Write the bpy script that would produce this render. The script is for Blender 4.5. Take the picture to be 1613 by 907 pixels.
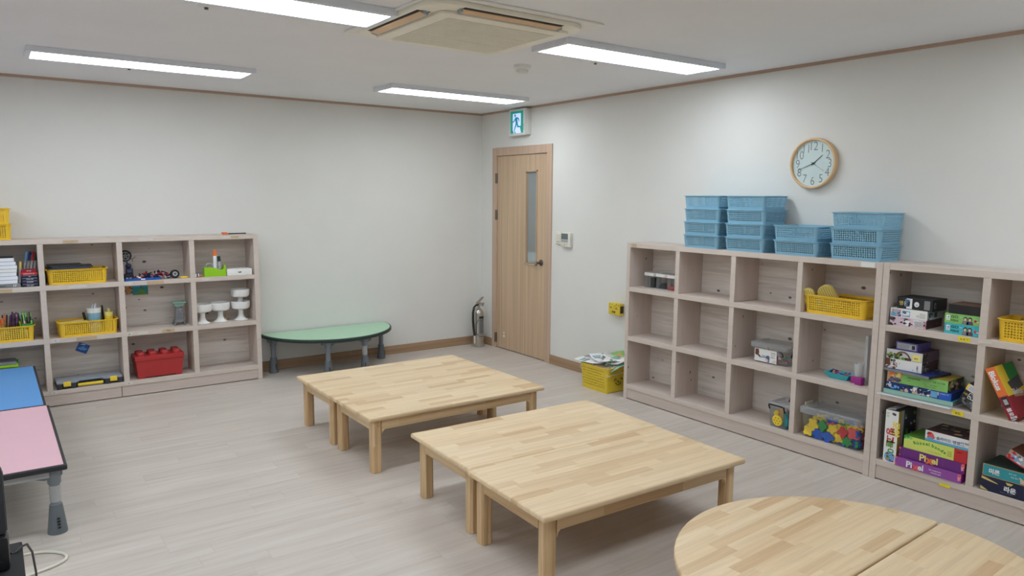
import bpy, bmesh, math, random
from mathutils import Matrix, Vector

for o in list(bpy.data.objects):
    bpy.data.objects.remove(o)
SC = bpy.context.scene
COL = SC.collection
PI = math.pi

# ------------------------------------------------------------------ camera
cam_d = bpy.data.cameras.new('camera')
cam = bpy.data.objects.new('camera', cam_d)
COL.objects.link(cam)
R_ = (0.8123140770818978, -0.5831687860392756, 0.007746429116827585)
U_ = (0.06700034230573175, 0.10650464382577726, 0.9920522743154511)
B_ = (-0.5793589511740534, -0.8053390142250789, 0.12558772974092203)
cam.matrix_world = Matrix(((R_[0], U_[0], B_[0], -4.23708),
                           (R_[1], U_[1], B_[1], -6.41982),
                           (R_[2], U_[2], B_[2], 1.566635),
                           (0, 0, 0, 1)))
cam_d.sensor_fit = 'HORIZONTAL'
cam_d.sensor_width = 36.0
cam_d.lens = 1149.4674 / 1613.0 * 36.0
cam_d.clip_start = 0.02
SC.camera = cam

# ------------------------------------------------------------------ world, exposure
w = bpy.data.worlds.new('world')
SC.world = w
w.use_nodes = True
w.node_tree.nodes['Background'].inputs[0].default_value = (0.75, 0.82, 0.9, 1)
w.node_tree.nodes['Background'].inputs[1].default_value = 0.6
SC.view_settings.view_transform = 'Standard'
SC.view_settings.look = 'None'
SC.view_settings.gamma = 1.0
SC.view_settings.use_curve_mapping = False
SC.view_settings.exposure = 0.0
LAMP = 13.1           # strength of the ceiling light diffusers
LAMP_COL = (0.91, 1.0, 1.07)
SC.cycles.max_bounces = 10
SC.cycles.diffuse_bounces = 6
SC.cycles.transparent_max_bounces = 16

# ------------------------------------------------------------------ materials
def lin(c):
    def f(v):
        v /= 255.0
        return v / 12.92 if v <= 0.04045 else ((v + 0.055) / 1.055) ** 2.4
    return (f(c[0]), f(c[1]), f(c[2]), 1.0)

MATS = {}

def new_mat(name):
    m = bpy.data.materials.new(name)
    m.use_nodes = True
    nt = m.node_tree
    return m, nt, nt.nodes['Principled BSDF']

def N(nt, typ, **kw):
    n = nt.nodes.new(typ)
    for k, v in kw.items():
        setattr(n, k, v)
    return n

def math_node(nt, op, a, b=None):
    n = nt.nodes.new('ShaderNodeMath')
    n.operation = op
    for i, v in enumerate((a, b)):
        if v is None:
            continue
        if isinstance(v, (int, float)):
            n.inputs[i].default_value = v
        else:
            nt.links.new(v, n.inputs[i])
    return n.outputs[0]

def ramp(nt, fac, stops):
    r = nt.nodes.new('ShaderNodeValToRGB')
    el = r.color_ramp.elements
    el[0].position, el[0].color = stops[0]
    el[1].position, el[1].color = stops[1]
    for p, c in stops[2:]:
        e = el.new(p)
        e.color = c
    nt.links.new(fac, r.inputs[0])
    return r.outputs[0]

def mixc(nt, fac, a, b, blend='MIX'):
    n = nt.nodes.new('ShaderNodeMix')
    n.data_type = 'RGBA'
    n.blend_type = blend
    for i, v in ((0, fac), (6, a), (7, b)):
        if isinstance(v, (int, float, tuple)):
            n.inputs[i].default_value = v
        else:
            nt.links.new(v, n.inputs[i])
    return n.outputs[2]

def plain(name, rgb, rough=0.5, metal=0.0, noise=0.03, spec=0.5, alpha=1.0):
    """one colour with a little procedural unevenness"""
    m, nt, b = new_mat(name)
    c = lin(rgb)
    tc = N(nt, 'ShaderNodeTexCoord')
    nz = N(nt, 'ShaderNodeTexNoise')
    nz.inputs['Scale'].default_value = 14.0
    nz.inputs['Detail'].default_value = 3.0
    nt.links.new(tc.outputs['Object'], nz.inputs['Vector'])
    lo = tuple(v * (1 - noise) for v in c[:3]) + (1,)
    hi = tuple(min(1, v * (1 + noise)) for v in c[:3]) + (1,)
    nt.links.new(ramp(nt, nz.outputs[0], [(0.3, lo), (0.7, hi)]), b.inputs['Base Color'])
    b.inputs['Roughness'].default_value = rough
    b.inputs['Metallic'].default_value = metal
    b.inputs['Specular IOR Level'].default_value = spec
    b.inputs['Alpha'].default_value = alpha
    MATS[name] = m
    return m

def emit(name, rgb, strength):
    m, nt, b = new_mat(name)
    b.inputs['Base Color'].default_value = lin(rgb)
    b.inputs['Emission Color'].default_value = lin(rgb)
    b.inputs['Emission Strength'].default_value = strength
    b.inputs['Roughness'].default_value = 0.6
    MATS[name] = m
    return m

def clear(name, rgb, alpha, rough=0.15):
    """thin clear plastic"""
    m, nt, b = new_mat(name)
    nt.nodes.remove(b)
    out = nt.nodes['Material Output']
    tr = N(nt, 'ShaderNodeBsdfTransparent')
    tr.inputs[0].default_value = (0.97, 0.98, 0.98, 1)
    df = N(nt, 'ShaderNodeBsdfPrincipled')
    df.inputs['Base Color'].default_value = lin(rgb)
    df.inputs['Roughness'].default_value = rough
    mx = N(nt, 'ShaderNodeMixShader')
    fr = N(nt, 'ShaderNodeFresnel')
    fr.inputs[0].default_value = 1.35
    fac = math_node(nt, 'MINIMUM', math_node(nt, 'ADD', math_node(nt, 'MULTIPLY', fr.outputs[0], 0.6), alpha), 0.95)
    nt.links.new(fac, mx.inputs[0])
    nt.links.new(tr.outputs[0], mx.inputs[1])
    nt.links.new(df.outputs[0], mx.inputs[2])
    nt.links.new(mx.outputs[0], out.inputs[0])
    MATS[name] = m
    return m

def stave_wood(name, light, mid, dark, sw, sl, axis='x', rough=0.42, grain=0.12):
    """finger-jointed solid wood: rows of staves of random length and tone"""
    m, nt, b = new_mat(name)
    tc = N(nt, 'ShaderNodeTexCoord')
    oi = N(nt, 'ShaderNodeObjectInfo')
    sep = N(nt, 'ShaderNodeSeparateXYZ')
    nt.links.new(tc.outputs['Object'], sep.inputs[0])
    if axis == 'x':
        a, r, r2 = sep.outputs[0], sep.outputs[1], sep.outputs[2]
    elif axis == 'y':
        a, r, r2 = sep.outputs[1], sep.outputs[0], sep.outputs[2]
    else:
        a, r, r2 = sep.outputs[2], sep.outputs[0], sep.outputs[1]
    row = math_node(nt, 'FLOOR', math_node(nt, 'DIVIDE', math_node(nt, 'ADD', r, 10.013), sw))
    row = math_node(nt, 'ADD', row, math_node(nt, 'MULTIPLY', oi.outputs['Random'], 313.0))
    wn = N(nt, 'ShaderNodeTexWhiteNoise', noise_dimensions='1D')
    nt.links.new(row, wn.inputs['W'])
    sh = math_node(nt, 'ADD', math_node(nt, 'ADD', a, 10.0), math_node(nt, 'MULTIPLY', wn.outputs[0], 4.0))
    ln = math_node(nt, 'ADD', math_node(nt, 'MULTIPLY', wn.outputs[0], sl * 0.5), sl * 0.75)
    cell = math_node(nt, 'FLOOR', math_node(nt, 'DIVIDE', sh, ln))
    wn2 = N(nt, 'ShaderNodeTexWhiteNoise', noise_dimensions='2D')
    cb = N(nt, 'ShaderNodeCombineXYZ')
    nt.links.new(row, cb.inputs[0])
    nt.links.new(cell, cb.inputs[1])
    nt.links.new(cb.outputs[0], wn2.inputs['Vector'])
    tone = ramp(nt, wn2.outputs[0], [(0.0, lin(dark)), (0.28, lin(mid)), (1.0, lin(light))])
    # grain streaks along the stave
    mp = N(nt, 'ShaderNodeMapping')
    sc = {'x': (2.2, 60, 60), 'y': (60, 2.2, 60), 'z': (60, 60, 2.2)}[axis]
    mp.inputs['Scale'].default_value = sc
    nt.links.new(tc.outputs['Object'], mp.inputs[0])
    ad = N(nt, 'ShaderNodeVectorMath', operation='ADD')
    nt.links.new(mp.outputs[0], ad.inputs[0])
    nt.links.new(wn2.outputs[1], ad.inputs[1])
    nz = N(nt, 'ShaderNodeTexNoise')
    nz.inputs['Scale'].default_value = 1.0
    nz.inputs['Detail'].default_value = 5.0
    nz.inputs['Distortion'].default_value = 0.6
    nt.links.new(ad.outputs[0], nz.inputs['Vector'])
    g = ramp(nt, nz.outputs[0], [(0.3, (1 - grain * 1.6, 1 - grain * 1.9, 1 - grain * 2.2, 1)), (0.62, (1, 1, 1, 1))])
    colr = mixc(nt, 1.0, tone, g, 'MULTIPLY')
    nt.links.new(colr, b.inputs['Base Color'])
    b.inputs['Roughness'].default_value = rough
    MATS[name] = m
    return m

def knotty(name, base, dark, knot, axis='x', rough=0.6, amt=1.0, kn=1.0, flat=False):
    """pale stained pine board with streaks and knots; grain runs along axis"""
    m, nt, b = new_mat(name)
    tc = N(nt, 'ShaderNodeTexCoord')
    mp = N(nt, 'ShaderNodeMapping')
    s = {'x': (1.0, 16, 16), 'y': (16, 1.0, 16), 'z': (16, 16, 1.0)}[axis]
    mp.inputs['Scale'].default_value = s
    nt.links.new(tc.outputs['Object'], mp.inputs[0])
    nz = N(nt, 'ShaderNodeTexNoise')
    nz.inputs['Scale'].default_value = 2.2
    nz.inputs['Detail'].default_value = 6.0
    nz.inputs['Distortion'].default_value = 0.9
    nt.links.new(mp.outputs[0], nz.inputs['Vector'])
    c1 = ramp(nt, nz.outputs[0], [(0.28, lin(dark)), (0.55, lin(base)),
                                  (0.8, tuple(min(1, v * (1 + 0.12 * amt)) for v in lin(base)[:3]) + (1,))])
    # knots: sparse dark ellipses
    mp2 = N(nt, 'ShaderNodeMapping')
    s2 = {'x': (8.5, 0, 13.0), 'y': (13.0, 8.5, 0), 'z': (0, 13.0, 8.5)}[axis] if not flat else (8.5, 13.0, 0)
    mp2.inputs['Scale'].default_value = s2
    nt.links.new(tc.outputs['Object'], mp2.inputs[0])
    oi = N(nt, 'ShaderNodeObjectInfo')
    ad2 = N(nt, 'ShaderNodeVectorMath', operation='ADD')
    nt.links.new(mp2.outputs[0], ad2.inputs[0])
    cb2 = N(nt, 'ShaderNodeCombineXYZ')
    for i_ in range(3):
        nt.links.new(math_node(nt, 'MULTIPLY', oi.outputs['Random'], 37.0 + 11 * i_), cb2.inputs[i_])
    nt.links.new(cb2.outputs[0], ad2.inputs[1])
    vo = N(nt, 'ShaderNodeTexVoronoi')
    vo.inputs['Scale'].default_value = 1.0
    nt.links.new(ad2.outputs[0], vo.inputs['Vector'])
    sp = N(nt, 'ShaderNodeSeparateColor')
    nt.links.new(vo.outputs['Color'], sp.inputs[0])
    rad = math_node(nt, 'MULTIPLY', math_node(nt, 'POWER', sp.outputs[0], 1.7), 0.12 * kn)
    d = math_node(nt, 'DIVIDE', vo.outputs['Distance'], math_node(nt, 'ADD', rad, 0.02))
    kf = ramp(nt, d, [(0.55, (1, 1, 1, 1)), (1.0, (0, 0, 0, 1))])
    c2 = mixc(nt, kf, c1, lin(knot))
    nt.links.new(c2, b.inputs['Base Color'])
    b.inputs['Roughness'].default_value = rough
    bp = N(nt, 'ShaderNodeBump')
    bp.inputs['Strength'].default_value = 0.08
    bp.inputs['Distance'].default_value = 0.004
    nt.links.new(nz.outputs[0], bp.inputs['Height'])
    nt.links.new(bp.outputs[0], b.inputs['Normal'])
    MATS[name] = m
    return m

def grain_wood(name, base, dark, axis='z', scale=55, rough=0.5):
    m, nt, b = new_mat(name)
    tc = N(nt, 'ShaderNodeTexCoord')
    mp = N(nt, 'ShaderNodeMapping')
    s = {'x': (0.6, scale, scale), 'y': (scale, 0.6, scale), 'z': (scale, scale, 0.6)}[axis]
    mp.inputs['Scale'].default_value = s
    nt.links.new(tc.outputs['Object'], mp.inputs[0])
    nz = N(nt, 'ShaderNodeTexNoise')
    nz.inputs['Scale'].default_value = 1.0
    nz.inputs['Detail'].default_value = 4.0
    nt.links.new(mp.outputs[0], nz.inputs['Vector'])
    nt.links.new(ramp(nt, nz.outputs[0], [(0.3, lin(dark)), (0.65, lin(base))]), b.inputs['Base Color'])
    b.inputs['Roughness'].default_value = rough
    MATS[name] = m
    return m

def floor_mat(name):
    m, nt, b = new_mat(name)
    tc = N(nt, 'ShaderNodeTexCoord')
    sep = N(nt, 'ShaderNodeSeparateXYZ')
    nt.links.new(tc.outputs['Object'], sep.inputs[0])
    pw, pl = 0.105, 0.92
    ry = math_node(nt, 'DIVIDE', math_node(nt, 'ADD', sep.outputs[1], 20.0), pw)
    row = math_node(nt, 'FLOOR', ry)
    wn = N(nt, 'ShaderNodeTexWhiteNoise', noise_dimensions='1D')
    nt.links.new(row, wn.inputs['W'])
    rx = math_node(nt, 'ADD', math_node(nt, 'DIVIDE', math_node(nt, 'ADD', sep.outputs[0], 20.0), pl), wn.outputs[0])
    cell = math_node(nt, 'FLOOR', rx)
    cb = N(nt, 'ShaderNodeCombineXYZ')
    nt.links.new(row, cb.inputs[0])
    nt.links.new(cell, cb.inputs[1])
    wn2 = N(nt, 'ShaderNodeTexWhiteNoise', noise_dimensions='2D')
    nt.links.new(cb.outputs[0], wn2.inputs['Vector'])
    mp = N(nt, 'ShaderNodeMapping')
    mp.inputs['Scale'].default_value = (1.6, 24, 1)
    nt.links.new(tc.outputs['Object'], mp.inputs[0])
    ad = N(nt, 'ShaderNodeVectorMath', operation='ADD')
    nt.links.new(mp.outputs[0], ad.inputs[0])
    sc3 = N(nt, 'ShaderNodeVectorMath', operation='SCALE')
    nt.links.new(wn2.outputs[1], sc3.inputs[0])
    sc3.inputs['Scale'].default_value = 8.0
    nt.links.new(sc3.outputs[0], ad.inputs[1])
    nz = N(nt, 'ShaderNodeTexNoise')
    nz.inputs['Scale'].default_value = 1.1
    nz.inputs['Detail'].default_value = 6.0
    nz.inputs['Distortion'].default_value = 0.7
    nt.links.new(ad.outputs[0], nz.inputs['Vector'])
    g = ramp(nt, nz.outputs[0], [(0.25, lin(FLOOR_D)), (0.5, lin(FLOOR_M)), (0.75, lin(FLOOR_L))])
    tone = ramp(nt, wn2.outputs[0], [(0.0, (0.93, 0.925, 0.92, 1)), (1.0, (1.0, 1.0, 1.0, 1))])
    c = mixc(nt, 1.0, g, tone, 'MULTIPLY')
    # joints
    fy = math_node(nt, 'FRACT', ry)
    fx = math_node(nt, 'FRACT', rx)
    jy = math_node(nt, 'LESS_THAN', fy, 0.02)
    jx = math_node(nt, 'LESS_THAN', fx, 0.003)
    j = math_node(nt, 'MULTIPLY', math_node(nt, 'MAXIMUM', jy, jx), 0.16)
    c = mixc(nt, j, c, lin((95, 85, 78)))
    nt.links.new(c, b.inputs['Base Color'])
    b.inputs['Roughness'].default_value = 0.42
    b.inputs['Specular IOR Level'].default_value = 0.45
    MATS[name] = m
    return m

def wall_mat(name, rgb, bump=0.05):
    m, nt, b = new_mat(name)
    tc = N(nt, 'ShaderNodeTexCoord')
    nz = N(nt, 'ShaderNodeTexNoise')
    nz.inputs['Scale'].default_value = 90.0
    nz.inputs['Detail'].default_value = 4.0
    nt.links.new(tc.outputs['Object'], nz.inputs['Vector'])
    n2 = N(nt, 'ShaderNodeTexNoise')
    n2.inputs['Scale'].default_value = 2.5
    n2.inputs['Detail'].default_value = 4.0
    nt.links.new(tc.outputs['Object'], n2.inputs['Vector'])
    c = lin(rgb)
    nt.links.new(ramp(nt, n2.outputs[0], [(0.3, tuple(v * 0.97 for v in c[:3]) + (1,)), (0.7, c)]), b.inputs['Base Color'])
    bp = N(nt, 'ShaderNodeBump')
    bp.inputs['Strength'].default_value = bump
    bp.inputs['Distance'].default_value = 0.003
    nt.links.new(nz.outputs[0], bp.inputs['Height'])
    nt.links.new(bp.outputs[0], b.inputs['Normal'])
    b.inputs['Roughness'].default_value = 0.85
    b.inputs['Specular IOR Level'].default_value = 0.25
    MATS[name] = m
    return m

FLOOR_D, FLOOR_M, FLOOR_L = (191, 180, 170), (202, 192, 183), (209, 201, 193)
floor_mat('floor_planks')
wall_mat('wall_paper', (225, 224, 220))
wall_mat('ceiling_paper', (234, 235, 238))
wall_mat('corridor_paint', (118, 122, 118))
grain_wood('trim_brown', (188, 162, 144), (172, 146, 128), 'x', 20)
grain_wood('trim_brown_y', (188, 162, 144), (172, 146, 128), 'y', 20)
grain_wood('base_oak', (178, 148, 118), (152, 122, 95), 'x', 30)
grain_wood('base_oak_y', (178, 148, 118), (152, 122, 95), 'y', 30)
grain_wood('door_oak', (206, 179, 150), (184, 156, 127), 'z', 42)
grain_wood('frame_oak', (202, 174, 152), (188, 160, 138), 'z', 30)
PL, PD, PK = (204, 190, 181), (196, 182, 173), (100, 84, 75)
knotty('pine_x', PL, PD, PK, 'x', kn=0.5, flat=True, amt=0.3)
knotty('pine_z', PL, PD, PK, 'z', kn=0.85, amt=0.3)
knotty('pine_edge', (211, 198, 188), (206, 193, 183), (140, 122, 110), 'x', kn=0.2, amt=0.15)
knotty('pine_back', (222, 214, 207), (197, 188, 180), (98, 82, 74), 'x', amt=0.6, kn=1.25)
stave_wood('beech_top', (233, 209, 173), (227, 200, 161), (210, 177, 136), 0.049, 0.30, 'x', grain=0.08)
stave_wood('beech_rail_x', (228, 201, 160), (219, 189, 146), (205, 170, 126), 0.2, 0.5, 'x')
stave_wood('beech_rail_y', (228, 201, 160), (219, 189, 146), (205, 170, 126), 0.2, 0.5, 'y')
stave_wood('beech_leg', (229, 200, 157), (216, 183, 139), (198, 162, 117), 0.03, 0.4, 'z', grain=0.2)

plain('white_plastic', (225, 225, 222), 0.4)
plain('cream_plastic', (222, 218, 205), 0.4)
plain('ac_plate', (232, 230, 225), 0.5)
plain('ac_cream', (236, 231, 216), 0.45)
plain('ac_grille', (212, 208, 192), 0.6)
plain('ac_dark', (40, 38, 36), 0.7)
plain('ac_vane', (214, 180, 144), 0.5)
plain('ac_metal', (150, 160, 165), 0.4)
plain('lamp_frame', (222, 226, 234), 0.45)
plain('steel', (190, 186, 178), 0.28, 0.9)
plain('dark_steel', (110, 105, 98), 0.35, 0.8)
plain('black', (24, 25, 28), 0.45)
plain('black_matte', (30, 31, 34), 0.8)
plain('charcoal', (52, 54, 58), 0.6)
plain('dark_grey', (78, 80, 84), 0.6)
plain('mid_grey', (128, 130, 132), 0.6)
plain('light_grey', (176, 178, 180), 0.6)
plain('white', (236, 236, 234), 0.55)
plain('paper', (236, 238, 244), 0.7)
plain('paper_shade', (205, 206, 208), 0.7)
plain('yellow_plastic', (240, 198, 52), 0.42)
plain('yellow_basket_floor', (224, 196, 58), 0.42)
plain('blue_plastic', (134, 182, 206), 0.42)
plain('red_plastic', (176, 46, 48), 0.38)
plain('top_blue', (94, 154, 216), 0.5, noise=0.008)
plain('top_pink', (224, 180, 192), 0.5, noise=0.008)
plain('top_green', (178, 212, 182), 0.5, noise=0.008)
plain('edge_black', (38, 40, 44), 0.5)
plain('edge_green', (30, 52, 46), 0.5)
plain('leg_grey', (124, 132, 140), 0.45)
plain('leg_foot', (104, 112, 118), 0.5)
plain('tape_tan', (196, 172, 136), 0.6)
plain('tape_white', (214, 208, 200), 0.6)
plain('label_yellow', (238, 216, 40), 0.6)
plain('ink', (40, 40, 44), 0.6)
plain('ink_grey', (110, 110, 112), 0.6)
plain('lime', (150, 208, 30), 0.4)
plain('green', (40, 150, 70), 0.5)
plain('mint', (150, 190, 175), 0.5)
plain('tower_grey', (120, 122, 126), 0.55)
plain('orange', (236, 120, 56), 0.5)
plain('tan_orange', (222, 170, 110), 0.6)
plain('blue', (40, 96, 196), 0.5)
plain('deep_blue', (28, 52, 120), 0.5)
plain('navy', (26, 30, 62), 0.5)
plain('sky', (110, 176, 226), 0.5)
plain('teal', (44, 152, 160), 0.5)
plain('aqua', (66, 186, 198), 0.5)
plain('red', (200, 44, 48), 0.5)
plain('crimson', (150, 28, 44), 0.5)
plain('coral', (232, 92, 88), 0.5)
plain('pink', (232, 150, 170), 0.5)
plain('pale_pink', (222, 200, 214), 0.5)
plain('magenta', (160, 44, 140), 0.5)
plain('purple', (108, 42, 124), 0.5)
plain('purple_light', (150, 78, 164), 0.5)
plain('violet', (92, 80, 150), 0.5)
plain('plum', (92, 70, 92), 0.5)
plain('maroon', (70, 40, 46), 0.5)
plain('yellow', (246, 214, 60), 0.5)
plain('yellow_pale', (240, 226, 130), 0.6)
plain('straw', (210, 190, 110), 0.7)
plain('olive_stripe', (168, 146, 60), 0.7)
plain('lime_box', (214, 226, 110), 0.5)
plain('leaf', (96, 150, 60), 0.5)
plain('light_green', (140, 200, 110), 0.5)
plain('brown', (110, 66, 46), 0.6)
plain('tan', (190, 150, 110), 0.6)
plain('skin_paper', (216, 190, 164), 0.6)
plain('dark_brown', (62, 46, 38), 0.6)
plain('slate_blue', (92, 104, 140), 0.6)
plain('clock_face', (204, 220, 220), 0.6)
plain('clock_wood', (222, 186, 142), 0.5)
plain('lcd', (98, 112, 112), 0.3)
plain('blue_clear', (30, 92, 178), 0.2)
plain('film_blue', (222, 240, 242), 0.4)
clear('glass', (200, 205, 205), 0.05, 0.03)
clear('clear_plastic', (228, 232, 236), 0.04, 0.15)
clear('clear_lid', (230, 234, 238), 0.26, 0.2)
clear('clear_grey', (186, 194, 204), 0.55, 0.25)
clear('frosted', (236, 238, 240), 0.42, 0.3)
emit('lamp_glow', (255, 252, 246), LAMP)
MATS['lamp_glow'].node_tree.nodes['Principled BSDF'].inputs['Emission Color'].default_value = LAMP_COL + (1,)
emit('exit_green', (10, 142, 122), 0.55)
emit('exit_white', (190, 205, 250), 0.8)
emit('exit_figure', (10, 128, 150), 0.55)

# ------------------------------------------------------------------ mesh builder
class MB:
    def __init__(self):
        self.v, self.f, self.fm, self.fs, self.mats = [], [], [], [], []
        self.M = Matrix.Identity(4)

    def mi(self, mat):
        if mat not in self.mats:
            self.mats.append(mat)
        return self.mats.index(mat)

    def add(self, vs, fs, mat, smooth=False):
        o = len(self.v)
        for p in vs:
            self.v.append(tuple(self.M @ Vector(p)))
        k = self.mi(mat)
        for f in fs:
            self.f.append(tuple(i + o for i in f))
            self.fm.append(k)
            self.fs.append(smooth)
        return self

    def box(self, x0, x1, y0, y1, z0, z1, mat, top=None, front=None, side=None):
        vs = [(x0, y0, z0), (x1, y0, z0), (x1, y1, z0), (x0, y1, z0), (x0, y0, z1), (x1, y0, z1), (x1, y1, z1), (x0, y1, z1)]
        for f, m in (((0, 3, 2, 1), mat), ((4, 5, 6, 7), top or mat), ((0, 1, 5, 4), front or mat),
                     ((1, 2, 6, 5), side or mat), ((2, 3, 7, 6), mat), ((3, 0, 4, 7), side or mat)):
            o = len(self.v)
            self.add([vs[i] for i in f], [(0, 1, 2, 3)], m)
        return self

    def cbox(self, x0, x1, y0, y1, z0, z1, c, mat):
        """box with all edges chamfered by c"""
        bm = bmesh.new()
        bmesh.ops.create_cube(bm, size=1.0)
        for v in bm.verts:
            v.co = Vector(((x0 + x1) / 2 + v.co.x * (x1 - x0), (y0 + y1) / 2 + v.co.y * (y1 - y0), (z0 + z1) / 2 + v.co.z * (z1 - z0)))
        bmesh.ops.bevel(bm, geom=list(bm.edges), offset=c, segments=2, profile=0.6, affect='EDGES')
        bm.verts.index_update()
        self.add([v.co[:] for v in bm.verts], [[v.index for v in f.verts] for f in bm.faces], mat, True)
        bm.free()
        return self

    def prism(self, poly, z0, z1, mat, axis='z', smooth=False, top=None):
        """extrude a 2D polygon; axis z: (x,y) ; y: (x,z) extruded along y ; x: (y,z) extruded along x"""
        n = len(poly)
        def P(a, b, h):
            return (a, b, h) if axis == 'z' else ((a, h, b) if axis == 'y' else (h, a, b))
        vs = [P(a, b, z0) for a, b in poly] + [P(a, b, z1) for a, b in poly]
        self.add(vs, [tuple(range(n - 1, -1, -1))], mat)
        self.add(vs, [tuple(range(n, 2 * n))], top or mat)
        self.add(vs, [(i, (i + 1) % n, n + (i + 1) % n, n + i) for i in range(n)], mat, smooth)
        return self

    def lathe(self, prof, cx, cy, mat, seg=24, z0=0.0, a0=0.0, cap=True):
        vs = []
        for r, z in prof:
            for i in range(seg):
                a = a0 + 2 * PI * i / seg
                vs.append((cx + r * math.cos(a), cy + r * math.sin(a), z0 + z))
        fs = []
        for k in range(len(prof) - 1):
            for i in range(seg):
                j = (i + 1) % seg
                fs.append((k * seg + i, k * seg + j, (k + 1) * seg + j, (k + 1) * seg + i))
        self.add(vs, fs, mat, True)
        if cap:
            self.add([vs[i] for i in range(seg)], [tuple(range(seg - 1, -1, -1))], mat)
            self.add([vs[(len(prof) - 1) * seg + i] for i in range(seg)], [tuple(range(seg))], mat)
        return self

    def tube(self, pts, r, mat, seg=8, closed=False):
        pts = [Vector(p) for p in pts]
        n = len(pts)
        rs = r if isinstance(r, (list, tuple)) else [r] * n
        vs = []
        up = Vector((0, 0, 1))
        prev = None
        for i, p in enumerate(pts):
            if closed:
                t = pts[(i + 1) % n] - pts[i - 1]
            else:
                t = pts[min(i + 1, n - 1)] - pts[max(i - 1, 0)]
            t.normalize()
            if prev is None:
                a = t.cross(up)
                if a.length < 1e-3:
                    a = t.cross(Vector((1, 0, 0)))
            else:
                a = prev - t * prev.dot(t)
            a.normalize()
            prev = a
            b = t.cross(a)
            for k in range(seg):
                th = 2 * PI * k / seg
                vs.append(p + (a * math.cos(th) + b * math.sin(th)) * rs[i])
        fs = []
        for i in range(n if closed else n - 1):
            j = (i + 1) % n
            for k in range(seg):
                l = (k + 1) % seg
                fs.append((i * seg + k, i * seg + l, j * seg + l, j * seg + k))
        self.add(vs, fs, mat, True)
        if not closed:
            self.add(vs[:seg], [tuple(range(seg - 1, -1, -1))], mat)
            self.add(vs[-seg:], [tuple(range(seg))], mat)
        return self

    def sphere(self, c, r, mat, seg=16, rings=8, sz=1.0):
        prof = [(max(1e-4, r * math.sin(PI * i / rings)), -r * sz * math.cos(PI * i / rings)) for i in range(rings + 1)]
        return self.lathe(prof, c[0], c[1], mat, seg, c[2])

    def text(self, s, size, mat, x=0, z=0, y=-0.0012, align='LEFT', bold=0.0, rot=0.0, depth=0.0006, sx=1.0):
        """lettering standing in the local xz plane and facing -y"""
        vs, fs = text_mesh(s, bold)
        c, sn = math.cos(rot), math.sin(rot)
        xs = [p[0] for p in vs] or [0]
        wd = max(xs) - min(xs)
        off = {'LEFT': 0, 'CENTER': -wd / 2, 'RIGHT': -wd}[align] - min(xs)
        out = []
        for p in vs:
            a, b = (p[0] + off) * size * sx, p[1] * size
            out.append((x + a * c - b * sn, y, z + a * sn + b * c))
        self.add(out, fs, mat)
        return self

    def build(self, name, parent=None, loc=None, bevel=0.0, seg=2, angle=38):
        me = bpy.data.meshes.new(name)
        me.from_pydata(self.v, [], self.f)
        for m in self.mats:
            me.materials.append(MATS[m])
        me.polygons.foreach_set('material_index', self.fm)
        me.polygons.foreach_set('use_smooth', self.fs)
        me.update()
        if any(self.fs):
            me.set_sharp_from_angle(angle=math.radians(angle))
        o = bpy.data.objects.new(name, me)
        COL.objects.link(o)
        if parent is not None:
            o.parent = parent
        if loc is not None:
            o.location = loc
        if bevel:
            # weld first so that separate faces share their edges
            bm = bmesh.new()
            bm.from_mesh(me)
            bmesh.ops.remove_doubles(bm, verts=bm.verts, dist=1e-5)
            bm.to_mesh(me)
            bm.free()
            md = o.modifiers.new('bevel', 'BEVEL')
            md.width = bevel
            md.segments = seg
            md.limit_method = 'ANGLE'
            md.angle_limit = math.radians(40)
        return o

_TC = {}
def text_mesh(s, bold):
    k = (s, bold)
    if k not in _TC:
        cu = bpy.data.curves.new('lettering', 'FONT')
        cu.body = s
        cu.size = 1.0
        cu.offset = bold
        cu.resolution_u = 3
        ob = bpy.data.objects.new('lettering', cu)
        COL.objects.link(ob)
        bpy.context.view_layer.update()
        dg = bpy.context.evaluated_depsgraph_get()
        me = ob.evaluated_get(dg).to_mesh()
        _TC[k] = ([tuple(v.co) for v in me.vertices], [tuple(p.vertices) for p in me.polygons])
        ob.evaluated_get(dg).to_mesh_clear()
        bpy.data.objects.remove(ob)
        bpy.data.curves.remove(cu)
    return _TC[k]

def tag(o, label=None, cat=None, group=None, kind=None):
    if label: o['label'] = label
    if cat: o['category'] = cat
    if group: o['group'] = group
    if kind: o['kind'] = kind
    return o

def thing(name, label, cat, loc=(0, 0, 0), rz=0.0, group=None):
    o = bpy.data.objects.new(name, None)
    o.empty_display_size = 0.1
    COL.objects.link(o)
    o.location = loc
    o.rotation_euler = (0, 0, rz)
    return tag(o, label, cat, group)

def copy_tree(o, parent=None):
    c = o.copy()
    COL.objects.link(c)
    if parent is not None:
        c.parent = parent
    for ch in list(o.children):
        copy_tree(ch, c)
    return c

def dup(o, label, loc, rz=None, group=None):
    c = copy_tree(o)
    c.location = loc
    if rz is not None:
        c.rotation_euler = (0, 0, rz)
    c['label'] = label
    if group: c['group'] = group
    return c

def struct(o, label=None):
    o['kind'] = 'structure'
    if label: o['label'] = label
    return o

RS = -PI / 2      # rotation of things that face the room from the right wall

# ------------------------------------------------------------------ room shell
XW, YW, H = -6.7, 0.03, 2.4
YF = -7.6
DL, DR, DH = -0.19, -1.154, 2.04          # door frame outer edges on the right wall

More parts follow.
